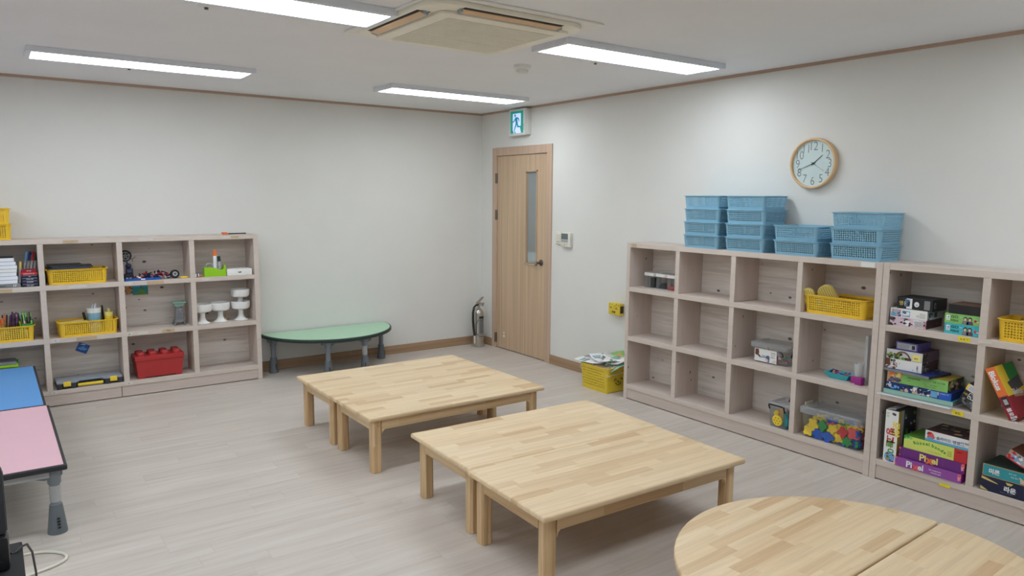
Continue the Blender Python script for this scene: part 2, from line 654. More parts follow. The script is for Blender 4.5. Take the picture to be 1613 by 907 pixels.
b = MB(); b.box(XW - 0.1, 0.1, YF - 0.1, YW + 0.1, -0.1, 0, 'floor_planks'); struct(b.build('floor'))
b = MB(); b.box(XW - 0.1, 0.1, YF - 0.1, YW + 0.1, H, H + 0.1, 'ceiling_paper'); struct(b.build('ceiling'))
b = MB(); b.box(XW - 0.1, 0.0, YW, YW + 0.1, 0, H, 'wall_paper'); struct(b.build('wall_back'))
b = MB()
b.box(0, 0.12, DL, YW + 0.1, 0, H, 'wall_paper')
b.box(0, 0.12, YF - 0.1, DR, 0, H, 'wall_paper')
b.box(0, 0.12, DR, DL, DH, H, 'wall_paper')
struct(b.build('wall_right'))
b = MB(); b.box(XW - 0.1, XW, YF - 0.1, YW + 0.1, 0, H, 'wall_paper'); struct(b.build('wall_left'))
b = MB(); b.box(XW, 0, YF - 0.1, YF, 0, H, 'wall_paper'); struct(b.build('wall_front'))
# trims
b = MB(); b.box(XW, 0, YW - 0.012, YW, H - 0.019, H, 'trim_brown'); struct(b.build('trim_1'))
b = MB(); b.box(-0.012, 0, YF, YW - 0.012, H - 0.019, H, 'trim_brown_y'); struct(b.build('trim_2'))
b = MB(); b.box(XW, 0, YW - 0.012, YW, 0, 0.085, 'base_oak')
struct(b.build('baseboard_back', bevel=0.002))
b = MB(); b.box(-0.012, 0, DL, YW - 0.012, 0, 0.085, 'base_oak_y'); b.box(-0.012, 0, YF, DR, 0, 0.085, 'base_oak_y')
struct(b.build('baseboard_right', bevel=0.002))

# corridor seen through the door's glass
b = MB(); b.box(1.5, 1.6, -3.0, 2.4, 0, H, 'corridor_paint'); struct(b.build('wall_corridor'))
b = MB(); b.box(0.12, 1.5, -3.0, 2.4, -0.1, 0, 'floor_planks'); struct(b.build('floor_corridor'))
b = MB(); b.box(0.12, 1.5, -3.0, 2.4, H, H + 0.1, 'ceiling_paper'); struct(b.build('ceiling_corridor'))
b = MB(); b.box(0.12, 1.6, 2.4, 2.5, 0, H, 'corridor_paint'); struct(b.build('wall_corridor_end'))
b = MB(); b.box(0.12, 1.6, -3.1, -3.0, 0, H, 'corridor_paint'); struct(b.build('wall_corridor_side'))

# door in the right wall (hinges on its left, opening into the room side)
door = bpy.data.objects.new('door_1', None); COL.objects.link(door); struct(door)
lf0, lf1, lh = -0.266, -1.08, 1.957
g0, g1, gz0, gz1 = -0.738, -0.925, 0.905, 1.806
b = MB()
fx0, fx1 = -0.012, 0.13
b.box(fx0, fx1, lf0 + 0.003, DL, 0, DH, 'frame_oak')
b.box(fx0, fx1, DR, lf1 - 0.003, 0, DH, 'frame_oak')
b.box(fx0, fx1, lf1 - 0.003, lf0 + 0.003, lh + 0.004, DH, 'frame_oak')
b.build('door_frame', door, bevel=0.002)
b = MB()
x0, x1 = 0.004, 0.042
b.box(x0, x1, g0, lf0, 0.008, lh, 'door_oak')
b.box(x0, x1, lf1, g1, 0.008, lh, 'door_oak')
b.box(x0, x1, g1, g0, 0.008, gz0, 'door_oak')
b.box(x0, x1, g1, g0, gz1, lh, 'door_oak')
b.build('door_leaf', door)
b = MB()
for (ya, yb, za, zb) in ((g0 - 0.012, g0, gz0, gz1), (g1, g1 + 0.012, gz0, gz1), (g1, g0, gz0, gz0 + 0.012), (g1, g0, gz1 - 0.012, gz1)):
    b.box(-0.003, 0.046, min(ya, yb), max(ya, yb), za, zb, 'door_oak')
b.build('glazing_bead', door)
b = MB(); b.box(0.020, 0.025, g1 + 0.012, g0 - 0.012, gz0 + 0.012, gz1 - 0.012, 'glass'); b.build('glass_pane', door)
b = MB(); b.box(0.026, 0.0275, g1 + 0.012, g0 - 0.012, gz0 + 0.012, gz0 + 0.120, 'film_blue'); b.build('frosted_film', door)
hd = MB()
hd.M = Matrix.Translation((0.004, -0.995, 0.938)) @ Matrix.Rotation(-PI / 2, 4, 'Y')
hd.lathe([(0.030, 0), (0.030, 0.006), (0.026, 0.010), (0.012, 0.012), (0.011, 0.05), (0.0, 0.052)], 0, 0, 'dark_steel', 20)
hd.M = Matrix.Identity(4)
hd.tube([(-0.044, -0.995, 0.938), (-0.046, -0.965, 0.937), (-0.046, -0.90, 0.934), (-0.044, -0.862, 0.931)], [0.010, 0.0105, 0.0095, 0.0085], 'steel', 10)
hd.build('door_handle', door)
for z in (1.738, 1.372, 0.107):
    b = MB()
    b.M = Matrix.Translation((-0.004, lf0 + 0.004, z))
    b.lathe([(0.007, -0.05), (0.007, 0.05)], 0, 0, 'dark_steel', 10)
    b.box(-0.010, -0.008, -0.0, 0.018, -0.05, 0.05, 'dark_steel')
    b.build('hinge', door)
b = MB()
b.M = Matrix.Translation((0.004, -0.39, 0.135)) @ Matrix.Rotation(-PI / 2, 4, 'Y')
b.lathe([(0.013, 0), (0.013, 0.006), (0.008, 0.010)], 0, 0, 'white_plastic', 14)
b.lathe([(0.010, 0), (0.010, 0.005)], 0.034, 0, 'cream_plastic', 14)
b.build('door_bumper', door)

# corridor fittings seen through the pane
b = MB(); b.cbox(1.49, 1.4995, 1.16, 1.24, 1.15, 1.27, 0.003, 'cream_plastic')
tag(b.build('light_switch'), 'pale wall switch on the corridor wall seen through the door glass', 'switch')
b = MB()
b.box(1.494, 1.4995, 1.00, 1.12, 1.21, 1.27, 'charcoal')
b.box(1.494, 1.4995, 1.00, 1.12, 1.13, 1.20, 'straw')
b.box(1.492, 1.494, 1.03, 1.09, 1.15, 1.18, 'black')
tag(b.build('wall_notice'), 'small yellow and black notice on the corridor wall behind the door glass', 'sign')
b = MB()
b.tube([(1.5, 1.10, 0.865), (1.44, 1.10, 0.865), (1.44, 1.0, 0.862), (1.44, 0.90, 0.855)], 0.014, 'steel', 8)
b.M = Matrix.Translation((1.5, 1.10, 0.865)) @ Matrix.Rotation(-PI / 2, 4, 'Y')
b.lathe([(0.04, 0), (0.04, 0.01), (0.02, 0.014)], 0, 0, 'dark_steel', 16)
tag(b.build('lever_handle'), 'steel lever handle on the corridor wall seen through the door glass', 'handle')

# ------------------------------------------------------------------ ceiling lights
def ceiling_light():
    t = thing('ceiling_light', 'x', 'light', (0, 0, H), 0, 'flat ceiling lights')
    L, Wd, h = 1.295, 0.318, 0.032
    b = MB()
    bz = 0.026
    for (xa, xb, ya, yb) in ((0, L, 0, bz), (0, L, Wd - bz, Wd), (0, bz, bz, Wd - bz), (L - bz, L, bz, Wd - bz)):
        b.box(xa, xb, ya, yb, -h, 0, 'lamp_frame')
    b.build('frame', t, bevel=0.0015)
    b = MB(); b.box(bz, L - bz, bz, Wd - bz, -h + 0.005, -h + 0.012, 'lamp_glow')
    b.build('diffuser', t)
    return t
l0 = ceiling_light()
LX = (-3.985, -1.695)
lights = [(-3.985, -1.30, 'long flat ceiling light nearest the back wall, at the left of the photo'),
          (-1.69, -1.31, 'long flat ceiling light nearest the back corner, in front of the exit sign'),
          (-1.68, -3.355, 'long flat ceiling light to the right of the air conditioner'),
          (-3.95, -3.325, 'long flat ceiling light cut by the top edge, left of the air conditioner'),
          (-6.27, -1.30, 'long flat ceiling light by the left wall near the back, outside the photo'),
          (-6.27, -3.34, 'long flat ceiling light by the left wall in mid room, outside the photo'),
          (-6.27, -5.38, 'long flat ceiling light by the left wall at the front, outside the photo'),
          (-3.97, -5.38, 'long flat ceiling light above the photographer, outside the photo'),
          (-1.60, -5.72, 'long flat ceiling light above the round tables, outside the photo')]
for i, (x, y, lb) in enumerate(lights):
    o = l0 if i == 0 else copy_tree(l0)
    o.location = (x, y, H)
    o['label'] = lb

# ------------------------------------------------------------------ paths with rounded corners, baskets
def rrect(wd, dp, r, seg=4):
    """closed list of (point, normal, is_straight_segment_start)"""
    pts = []
    for cx, cy, a0 in ((wd / 2 - r, -dp / 2 + r, -PI / 2), (wd / 2 - r, dp / 2 - r, 0), (-wd / 2 + r, dp / 2 - r, PI / 2), (-wd / 2 + r, -dp / 2 + r, PI)):
        for i in range(seg + 1):
            a = a0 + PI / 2 * i / seg
            n = (math.cos(a), math.sin(a))
            pts.append(((cx + r * n[0], cy + r * n[1]), n))
    return pts

def sweep_ring(b, path, prof, mat):
    """prof: closed list of (outward, z)"""
    n, k = len(path), len(prof)
    vs = []
    for (p, nm) in path:
        for o, z in prof:
            vs.append((p[0] + nm[0] * o, p[1] + nm[1] * o, z))
    fs = []
    for i in range(n):
        j = (i + 1) % n
        for a in range(k):
            c = (a + 1) % k
            fs.append((i * k + a, j * k + a, j * k + c, i * k + c))
    b.add(vs, fs, mat, True)

def basket_mesh(wd, dp, h, nx, ny, nz, mat, r=0.024, taper=0.012, t=0.0022, lip=0.007, mb=0.016, mt=0.012, fill=0.52, base_lip=0.004):
    b = MB()
    path = rrect(wd - 2 * lip, dp - 2 * lip, r)
    n = len(path)
    us = []      # (point, normal, hole flag for the cell that starts here)
    seg = 5
    for c in range(4):
        arc = path[c * seg:(c + 1) * seg]
        for q in arc[:-1]:
            us.append((q[0], q[1], False))
        p0, nm = arc[-1]
        p1 = path[((c + 1) * seg) % n][0]
        cnt = ny if c % 2 == 0 else nx
        L = math.hypot(p1[0] - p0[0], p1[1] - p0[1])
        pitch = L / (cnt + 0.4)
        m0 = (L - cnt * pitch + pitch * (1 - fill)) / 2
        us.append((p0, nm, False))
        for i in range(cnt):
            for a, fl in ((m0 + i * pitch, True), (m0 + i * pitch + pitch * fill, False)):
                f = a / L
                us.append(((p0[0] + (p1[0] - p0[0]) * f, p0[1] + (p1[1] - p0[1]) * f), nm, fl))
    vz = [(0.0, False)]
    pz = (h - mb - mt) / nz
    for i in range(nz):
        vz.append((mb + i * pz + pz * (1 - fill) / 2, True))
        vz.append((mb + i * pz + pz * (1 + fill) / 2, False))
    vz.append((h, False))
    nu, nv = len(us), len(vz)
    vs = []
    for d in (0, 1):
        for (p, nm, fl) in us:
            for (z, zf) in vz:
                o = -taper * (1 - z / h) - d * t
                vs.append((p[0] + nm[0] * o, p[1] + nm[1] * o, z))
    def I(d, i, j):
        return d * nu * nv + (i % nu) * nv + j
    def hole(i, j):
        return us[i % nu][2] and vz[j][1]
    fs = []
    for i in range(nu):
        for j in range(nv - 1):
            if hole(i, j):
                continue
            fs.append((I(0, i, j), I(0, i + 1, j), I(0, i + 1, j + 1), I(0, i, j + 1)))
            fs.append((I(1, i, j), I(1, i, j + 1), I(1, i + 1, j + 1), I(1, i + 1, j)))
            if us[i % nu][2]:
                if j + 1 < nv - 1 and hole(i, j + 1):
                    fs.append((I(0, i, j + 1), I(0, i + 1, j + 1), I(1, i + 1, j + 1), I(1, i, j + 1)))
                if j > 0 and hole(i, j - 1):
                    fs.append((I(0, i + 1, j), I(0, i, j), I(1, i, j), I(1, i + 1, j)))
            if vz[j][1]:
                if hole(i + 1, j):
                    fs.append((I(0, i + 1, j), I(1, i + 1, j), I(1, i + 1, j + 1), I(0, i + 1, j + 1)))
                if hole(i - 1, j):
                    fs.append((I(0, i, j + 1), I(1, i, j + 1), I(1, i, j), I(0, i, j)))
    b.add(vs, fs, mat)
    # rim, foot rim and floor
    rp = [(p, nm) for (p, nm) in path]
    sweep_ring(b, rp, [(-t, h - 0.004), (lip, h - 0.004), (lip, h - 0.0015), (lip - 0.002, h), (-t, h)], mat)
    sweep_ring(b, rp, [(-taper - t, 0.0), (-taper + base_lip, 0.0), (-taper + base_lip, 0.004), (-taper - t, 0.005)], mat)
    inner = [(p[0] - nm[0] * taper, p[1] - nm[1] * taper) for (p, nm) in rp]
    b.prism(inner, 0.002, 0.0045, mat)
    return b

# ------------------------------------------------------------------ shelves
def shelf_unit(name, label, xs, zs, depth, loc, rz, mx, mback, groups):
    """local frame: x to the viewer's right, y into the shelf, z up; xs = panel edges, zs = boards (bottom, top)"""
    t = thing(name, label, 'shelf', loc, rz, groups)
    x0, x1 = xs[0][0], xs[-1][1]
    ztop = zs[-1][1]
    # local texture frame is the empty's own axes, so 'x' runs along the shelf for both units
    for (a, c) in (xs[0], xs[-1]):
        b = MB(); b.box(a, c, 0, depth, 0, ztop, 'pine_z', front='pine_edge'); b.build('side_panel', t, bevel=0.0015)
    names = ['bottom_board'] + ['shelf_board'] * (len(zs) - 2) + ['top_board']
    for nm, (z0, z1) in zip(names, zs):
        b = MB(); b.box(xs[0][1], xs[-1][0], 0.001, depth - 0.006, z0, z1, 'pine_x', front='pine_edge'); b.build(nm, t, bevel=0.0015)
    for r in range(len(zs) - 1):
        for (a, c) in xs[1:-1]:
            b = MB(); b.box(a, c, 0.002, depth - 0.006, zs[r][1], zs[r + 1][0], 'pine_z', front='pine_edge'); b.build('divider', t, bevel=0.0012)
    b = MB(); b.box(x0 + 0.01, x1 - 0.01, depth - 0.006, depth, 0.02, ztop - 0.002, mback); b.build('back_panel', t)
    b = MB(); b.box(xs[0][1], xs[-1][0], 0.006, 0.026, 0.007, zs[0][0] - 0.001, 'pine_x'); b.build('plinth', t)
    return t

LY = -0.235
LXS = [(-4.458, -4.42), (-3.956, -3.920), (-3.454, -3.416), (-2.944, -2.905), (-2.4425, -2.4045)]
LZ = [(0.087, 0.121), (0.471, 0.506), (0.860, 0.895), (1.195, 1.229)]
LOC_L = (-2.4045, LY, 0)
shl = shelf_unit('cubby_shelf', 'pale greige pine cubby shelf with taped edges standing against the back wall',
                 [(a + 2.4045, c + 2.4045) for a, c in LXS], LZ, 0.253, LOC_L, 0, 'pine_x', 'pine_back', 'pine cubby shelves')
RX = -0.266
RZ = [(0.084, 0.118), (0.463, 0.498), (0.846, 0.880), (1.183, 1.218)]
R1 = [(-2.405, -2.438), (-2.889, -2.926), (-3.369, -3.406), (-3.857, -3.891), (-4.340, -4.3755)]
sh1 = shelf_unit('cubby_shelf', 'pale greige pine cubby shelf by the yellow floor basket, blue baskets on its top',
                 [(-2.405 - a, -2.405 - c) for a, c in R1], RZ, 0.260, (RX, -2.405, 0), RS, 'pine_x', 'pine_back', 'pine cubby shelves')
R2 = [(-4.378, -4.413), (-4.874, -4.910), (-5.365, -5.400), (-5.855, -5.890), (-6.345, -6.380)]
sh2 = shelf_unit('cubby_shelf', 'pale greige pine cubby shelf holding board games at the right photo edge',
                 [(-4.378 - a, -4.378 - c) for a, c in R2], RZ, 0.260, (RX, -4.378, 0), RS, 'pine_x', 'pine_back', 'pine cubby shelves')

# bits of tape and stickers stuck on the shelf edges
def strip(parent, name, x0, x1, z0, z1, mat, txt=None, y=-0.0008, tmat='ink', bits=0):
    b = MB()
    b.box(x0, x1, y, 0.0, z0, z1, mat)
    if txt:
        b.text(txt, (z1 - z0) * 0.62, tmat, (x0 + x1) / 2, z0 + (z1 - z0) * 0.28, y - 0.0004, 'CENTER', 0.01)
    return b.build(name, parent)
def lx(u): return u + 2.4045
for (x0, x1, z0, z1, m) in ((-3.795, -3.735, 1.200, 1.220, 'tape_tan'), (-3.74, -3.70, 1.203, 1.221, 'tape_tan'),
                            (-3.30, -3.20, 1.199, 1.222, 'tape_white'), (-2.62, -2.56, 1.206, 1.222, 'tape_tan'), (-2.70, -2.63, 1.205, 1.22, 'tape_white'),
                            (-3.26, -3.14, 0.864, 0.888, 'tape_tan'), (-4.20, -4.12, 0.862, 0.888, 'tape_tan'),
                            (-3.78, -3.66, 0.867, 0.886, 'tape_white'), (-3.75, -3.62, 0.478, 0.500, 'tape_tan'),
                            (-3.42, -3.36, 0.868, 0.890, 'tape_white'), (-2.86, -2.80, 0.868, 0.886, 'tape_white')):
    strip(shl, 'tape_residue', lx(x0), lx(x1), z0, z1, m)
strip(shl, 'sticker', lx(-3.17), lx(-3.08), 0.478, 0.503, 'tape_tan', '라운', tmat='ink')
strip(shl, 'sticker', lx(-3.91), lx(-3.86), 0.477, 0.501, 'tape_white', '가')
strip(shl, 'sticker', lx(-3.42), lx(-3.38), 0.477, 0.501, 'tape_white', '67')
strip(shl, 'sticker', lx(-3.345), lx(-3.27), 0.478, 0.498, 'tape_white')
strip(shl, 'sticker', lx(-3.935), lx(-3.895), 0.094, 0.116, 'tape_white', 'ㅇ')
strip(shl, 'sticker', lx(-3.45), lx(-3.40), 0.093, 0.116, 'tape_white', '기')
strip(sh1, 'tape_residue', 0.050, 0.100, 1.188, 1.212, 'tape_tan')
strip(sh1, 'tape_residue', 1.845, 1.925, 1.186, 1.214, 'white')
strip(sh2, 'name_label', 0.405, 0.462, 0.852, 0.876, 'label_yellow', 'ㅂㄹㄱ')
strip(sh2, 'name_label', 0.405, 0.462, 0.468, 0.492, 'label_yellow', '보드')
strip(sh2, 'name_label', 0.375, 0.428, 0.076, 0.092, 'label_yellow')
strip(sh2, 'tape_residue', 0.19, 0.26, 0.474, 0.490, 'tape_white')
strip(sh2, 'tape_residue', 0.50, 0.56, 0.858, 0.872, 'tape_white')

# pictures stuck on the left unit's back panel (part of the shelf)
yb = 0.253 - 0.006
b = MB()
c45 = math.radians(-27)
def rot2(px, pz, cx, cz, a):
    return (cx + px * math.cos(a) - pz * math.sin(a), cz + px * math.sin(a) + pz * math.cos(a))
wc = (lx(-3.695), 0.372)
b.prism([rot2(px, pz, wc[0], wc[1], c45) for px, pz in ((-.04, -.035), (.04, -.035), (.04, .035), (-.04, .035))], yb - 0.0012, yb, 'blue', 'y')
b.prism([rot2(px, pz, wc[0], wc[1], c45) for px, pz in ((-.034, -.012), (-.01, -.02), (.02, -.012), (.034, .004), (.016, .006), (.0, .016), (-.012, .006))], yb - 0.0018, yb - 0.0011, 'sky', 'y')
b.prism([rot2(px, pz, wc[0], wc[1], c45) for px, pz in ((-.03, .02), (.0, .024), (.012, .03), (-.012, .031))], yb - 0.0018, yb - 0.0011, 'paper', 'y')
tag(b.build('sea_sticker', shl), 'blue sea animal sticker')
b = MB()
b.box(lx(-3.414), lx(-3.325), yb - 0.001, yb, 0.765, 0.858, 'tan')
random.seed(3)
for i in range(14):
    px, pz = lx(random.uniform(-3.41, -3.335)), random.uniform(0.772, 0.85)
    b.prism([(px, pz), (px + 0.018, pz - 0.006), (px + 0.012, pz + 0.008)], yb - 0.0016 - i * 1e-5, yb - 0.0009, random.choice(['dark_brown', 'skin_paper', 'brown']), 'y')
tag(b.build('postcard', shl), 'brown picture card')
b = MB()
b.box(lx(-3.328), lx(-3.216), yb - 0.0018, yb, 0.757, 0.858, 'teal')
b.box(lx(-3.328), lx(-3.216), yb - 0.0022, yb - 0.0017, 0.822, 0.858, 'sky')
b.prism([(lx(-3.31), 0.758), (lx(-3.225), 0.758), (lx(-3.235), 0.785), (lx(-3.262), 0.80), (lx(-3.27), 0.815), (lx(-3.28), 0.79)], yb - 0.0026, yb - 0.0017, 'leaf', 'y')
b.box(lx(-3.268), lx(-3.264), yb - 0.003, yb - 0.0017, 0.81, 0.845, 'ink')
tag(b.build('postcard', shl), 'teal picture card of a tower by the sea')

# ------------------------------------------------------------------ wooden low tables
TH = 0.337
def low_table(name, label, L, Wd, loc, rz, group):
    t = thing(name, label, 'table', loc, rz, group)
    tt = 0.026
    b = MB(); b.box(-L / 2, L / 2, -Wd / 2, Wd / 2, TH - tt, TH, 'beech_top')
    o = b.build('tabletop', t, bevel=0.009, seg=3)
    ins, lw, ah = 0.032, 0.060, 0.062
    ax, ay = L / 2 - ins, Wd / 2 - ins
    for sx in (-1, 1):
        for sy in (-1, 1):
            b = MB()
            cx, cy = sx * (ax - lw / 2), sy * (ay - lw / 2)
            c = 0.012
            hw = lw / 2
            poly = [(-hw + c, -hw), (hw - c, -hw), (hw, -hw + c), (hw, hw - c), (hw - c, hw), (-hw + c, hw), (-hw, hw - c), (-hw, -hw + c)]
            poly = [(cx + p, cy + q) for p, q in poly]
            b.prism(poly, 0.0, TH - tt, 'beech_leg')
            b.build('leg', t, bevel=0.003)
    for sy in (-1, 1):
        b = MB()
        y0 = sy * (ay - 0.006) - (0.022 if sy > 0 else 0)
        xa = ax - lw
        z1 = TH - tt
        z0 = z1 - ah
        poly = [(-xa, z0 - 0.03), (-xa + 0.006, z0 - 0.012), (-xa + 0.018, z0), (xa - 0.018, z0), (xa - 0.006, z0 - 0.012), (xa, z0 - 0.03), (xa, z1), (-xa, z1)]
        b.prism(poly, y0, y0 + 0.022, 'beech_rail_x', 'y')
        b.build('apron', t)
    for sx in (-1, 1):
        b = MB()
        x0 = sx * (ax - 0.006) - (0.022 if sx > 0 else 0)
        ya = ay - lw
        z1 = TH - tt
        b.box(x0, x0 + 0.022, -ya, ya, z1 - ah, z1, 'beech_rail_y')
        b.build('apron', t)
    return t

GT = 'oblong low wooden tables pushed together in pairs'
# far pair
low_table('low_table', 'low wooden table of the farther pair, its far half towards the green table', 1.236, 0.578, (-1.976, -1.916, 0), 0.0, GT)
low_table('low_table', 'low wooden table of the farther pair, its near half', 1.236, 0.584, (-1.973, -2.498, 0), 0.003, GT)
# near pair
low_table('low_table', 'low wooden table of the nearer pair, its far half with a darker stave across', 1.186, 0.596, (-1.935, -3.450, 0), -0.0315, GT)
low_table('low_table', 'low wooden table of the nearer pair, its near half closest to the round tables', 1.190, 0.598, (-1.966, -4.047, 0), -0.0315, GT)

# two half-round tables that make the round table
def half_table(label, loc, rz):
    t = thing('half_round_table', label, 'table', loc, rz, 'half-round low wooden tables')
    R, tt = 0.607, 0.028
    n = 48
    arc = [(R * math.cos(PI * i / n), R * math.sin(PI * i / n)) for i in range(n + 1)]
    b = MB(); b.prism(arc, TH - tt, TH, 'beech_top', smooth=True)
    b.build('tabletop', t, bevel=0.008, seg=3)
    ra = R - 0.06
    z1, z0 = TH - tt, TH - tt - 0.06
    outer = [(ra * math.cos(PI * i / n), 0.03 + (ra - 0.03) * math.sin(PI * i / n)) for i in range(n + 1)]
    inner = [((ra - 0.022) * math.cos(PI * i / n), 0.03 + (ra - 0.052) * math.sin(PI * i / n)) for i in range(n, -1, -1)]
    b = MB(); b.prism(outer + inner, z0, z1, 'beech_rail_x', smooth=True); b.build('curved_apron', t)
    b = MB(); b.box(-ra + 0.02, ra - 0.02, 0.03, 0.052, z0, z1, 'beech_rail_x'); b.build('apron', t)
    for a in (0.13, 1.02, PI - 1.02, PI - 0.13):
        cx, cy = (R - 0.075) * math.cos(a), max(0.045, (R - 0.075) * math.sin(a))
        b = MB()
        hw, c = 0.03, 0.012
        poly = [(-hw + c, -hw), (hw - c, -hw), (hw, -hw + c), (hw, hw - c), (hw - c, hw), (-hw + c, hw), (-hw, hw - c), (-hw, -hw + c)]
        b.prism([(cx + p, cy + q) for p, q in poly], 0, TH - tt, 'beech_leg')
        b.build('leg', t, bevel=0.003)
    return t
RC = (-1.945, -5.238)
half_table('half round low wooden table, the far half of the round pair at the lower right', (RC[0], RC[1] + 0.002, 0), 0.04)
half_table('half round low wooden table, near half of the round pair at the photo edge', (RC[0] + 0.006, RC[1] - 0.006, 0), PI + 0.04)

# ------------------------------------------------------------------ plastic-legged tables
def brz(rz, bx):
    return rz if bx == (-0.06, 0.06) else 0.0

def plastic_leg(t, x, y, top, rz=0.0, wrap=False, bx=(-0.06, 0.06)):
    lg = MB()
    lg.lathe([(0.030, 0.0), (0.040, 0.002), (0.040, 0.006), (0.0255, 0.135), (0.0215, 0.140), (0.0215, 0.235), (0.027, 0.237), (0.030, top)], x, y, 'leg_grey', 20)
    for k in range(4):
        lg.M = Matrix.Translation((x, y, 0)) @ Matrix.Rotation(rz, 4, 'Z')
        lg.box(-0.012, 0.0, -0.0405 + 0.001 * k, -0.030, 0.030 + k * 0.014, 0.037 + k * 0.014, 'black')
    lg.M = Matrix.Translation((x, y, 0)) @ Matrix.Rotation(rz, 4, 'Z')
    lg.M = Matrix.Translation((x, y, 0)) @ Matrix.Rotation(brz(rz, bx), 4, 'Z')
    lg.prism([(bx[0], top - 0.032), (bx[0] * 0.4, top - 0.05), (bx[1] * 0.4, top - 0.05), (bx[1], top - 0.032), (bx[1], top), (bx[0], top)], -0.014, 0.014, 'leg_grey', 'y')
    lg.M = Matrix.Identity(4)
    o = lg.build('leg', t)
    b = MB(); b.lathe([(0.0405, 0.0), (0.0412, 0.006), (0.0262, 0.136), (0.022, 0.137)], x, y, 'leg_foot', 20, 0.0005, cap=False)
    b.build('foot_sleeve', o)
    if wrap:
        b = MB(); b.lathe([(0.0225, 0.150), (0.0232, 0.165), (0.0225, 0.20), (0.0235, 0.215), (0.0225, 0.228)], x, y, 'light_grey', 14, cap=False)
        b.build('tape_wrap', o)
    return o

def oblong_table(label, mat, loc, L, Wd, wraps):
    t = thing('activity_table', label, 'table', loc, 0, 'plastic topped low tables')
    h = 0.335
    tt = 0.026
    b = MB(); b.box(-Wd, 0, 0, L, h - tt, h, 'edge_black'); b.build('edge_band', t, bevel=0.006, seg=2)
    b = MB(); b.box(-Wd + 0.014, -0.014, 0.012, L - 0.012, h - 0.002, h + 0.0012, mat); b.build('tabletop', t)
    b = MB()
    for y in (0.05, L - 0.05):
        b.box(-Wd + 0.07, -0.07, y - 0.012, y + 0.012, h - tt - 0.035, h - tt, 'light_grey')
    for x in (-Wd + 0.05, -0.05):
        b.box(x - 0.012, x + 0.012, 0.05, L - 0.05, h - tt - 0.035, h - tt, 'light_grey')
    b.build('under_frame', t)
    for k, (x, y) in enumerate(((-0.052, 0.065), (-Wd + 0.052, 0.065), (-0.052, L - 0.065), (-Wd + 0.052, L - 0.065))):
        plastic_leg(t, x, y, h - tt, 0.3, k in wraps, (-0.10, 0.034) if k % 2 == 0 else (-0.034, 0.10))
    return t
oblong_table('low table with pink top, black edge and grey legs at the left photo edge', 'top_pink', (-4.010, -2.640, 0), 1.156, 0.6, (0,))
oblong_table('low table with blue top and black edge, between the pink table and cubby shelf', 'top_blue', (-4.022, -1.482, 0), 1.19, 0.6, ())

t = thing('half_round_table', 'half round low table with pale green top and grey plastic legs by back wall', 'table', (-1.742, 0.012, 0), 0)
R, h, tt = 0.605, 0.338, 0.028
n = 56
arc = [(R * math.cos(-PI * i / n), R * math.sin(-PI * i / n)) for i in range(n, -1, -1)]
b = MB(); b.prism(arc, h - tt, h, 'edge_green', smooth=True); b.build('edge_band', t, bevel=0.008, seg=3)
b = MB(); b.prism([(p * 0.975, -0.008 + (q + 0.008) * 0.972) for p, q in arc], h - 0.002, h + 0.0012, 'top_green'); b.build('tabletop', t)
for k, (x, y, a) in enumerate(((-0.515, -0.085, 0.5), (-0.165, -0.475, 0.1), (0.175, -0.475, -0.1), (0.52, -0.085, 0.9))):
    plastic_leg(t, x, y, h - tt, a, k == 2)
b = MB(); b.box(-0.45, 0.45, -0.10, -0.075, h - tt - 0.03, h - tt, 'leg_grey'); b.box(-0.16, 0.17, -0.486, -0.466, h - tt - 0.03, h - tt, 'leg_grey')
b.build('under_frame', t)

# ------------------------------------------------------------------ air conditioner
t = thing('air_conditioner', 'square cream ceiling cassette air conditioner with open louvers', 'air conditioner', (-2.19, -3.20, H))
def rsq(x0, x1, y0, y1, r, seg=6):
    return [(p[0] + (x0 + x1) / 2, p[1] + (y0 + y1) / 2) for p, nm in rrect(x1 - x0, y1 - y0, r, seg)]
b = MB(); b.prism(rsq(-0.485, 0.485, -0.49, 0.49, 0.05), -0.010, 0, 'ac_plate', smooth=True); b.build('ceiling_plate', t, bevel=0.003)
b = MB(); b.prism(rsq(-0.470, 0.400, -0.455, 0.375, 0.11), -0.032, -0.010, 'ac_cream', smooth=True); b.build('body', t, bevel=0.004)
b = MB(); b.prism(rsq(-0.375, 0.360, -0.365, 0.335, 0.05), -0.046, -0.032, 'ac_cream', smooth=True); b.build('intake_panel', t, bevel=0.004)
b = MB(); b.box(-0.305, 0.300, -0.295, 0.275, -0.0472, -0.045, 'ac_grille')
for i in range(44):
    x = -0.298 + i * 0.0136
    b.box(x, x + 0.0045, -0.292, 0.272, -0.0490, -0.0470, 'ac_cream')
for i in range(1, 3):
    y = -0.295 + i * 0.19
    b.box(-0.305, 0.300, y - 0.002, y + 0.002, -0.0496, -0.047, 'ac_cream')
b.build('grille', t)
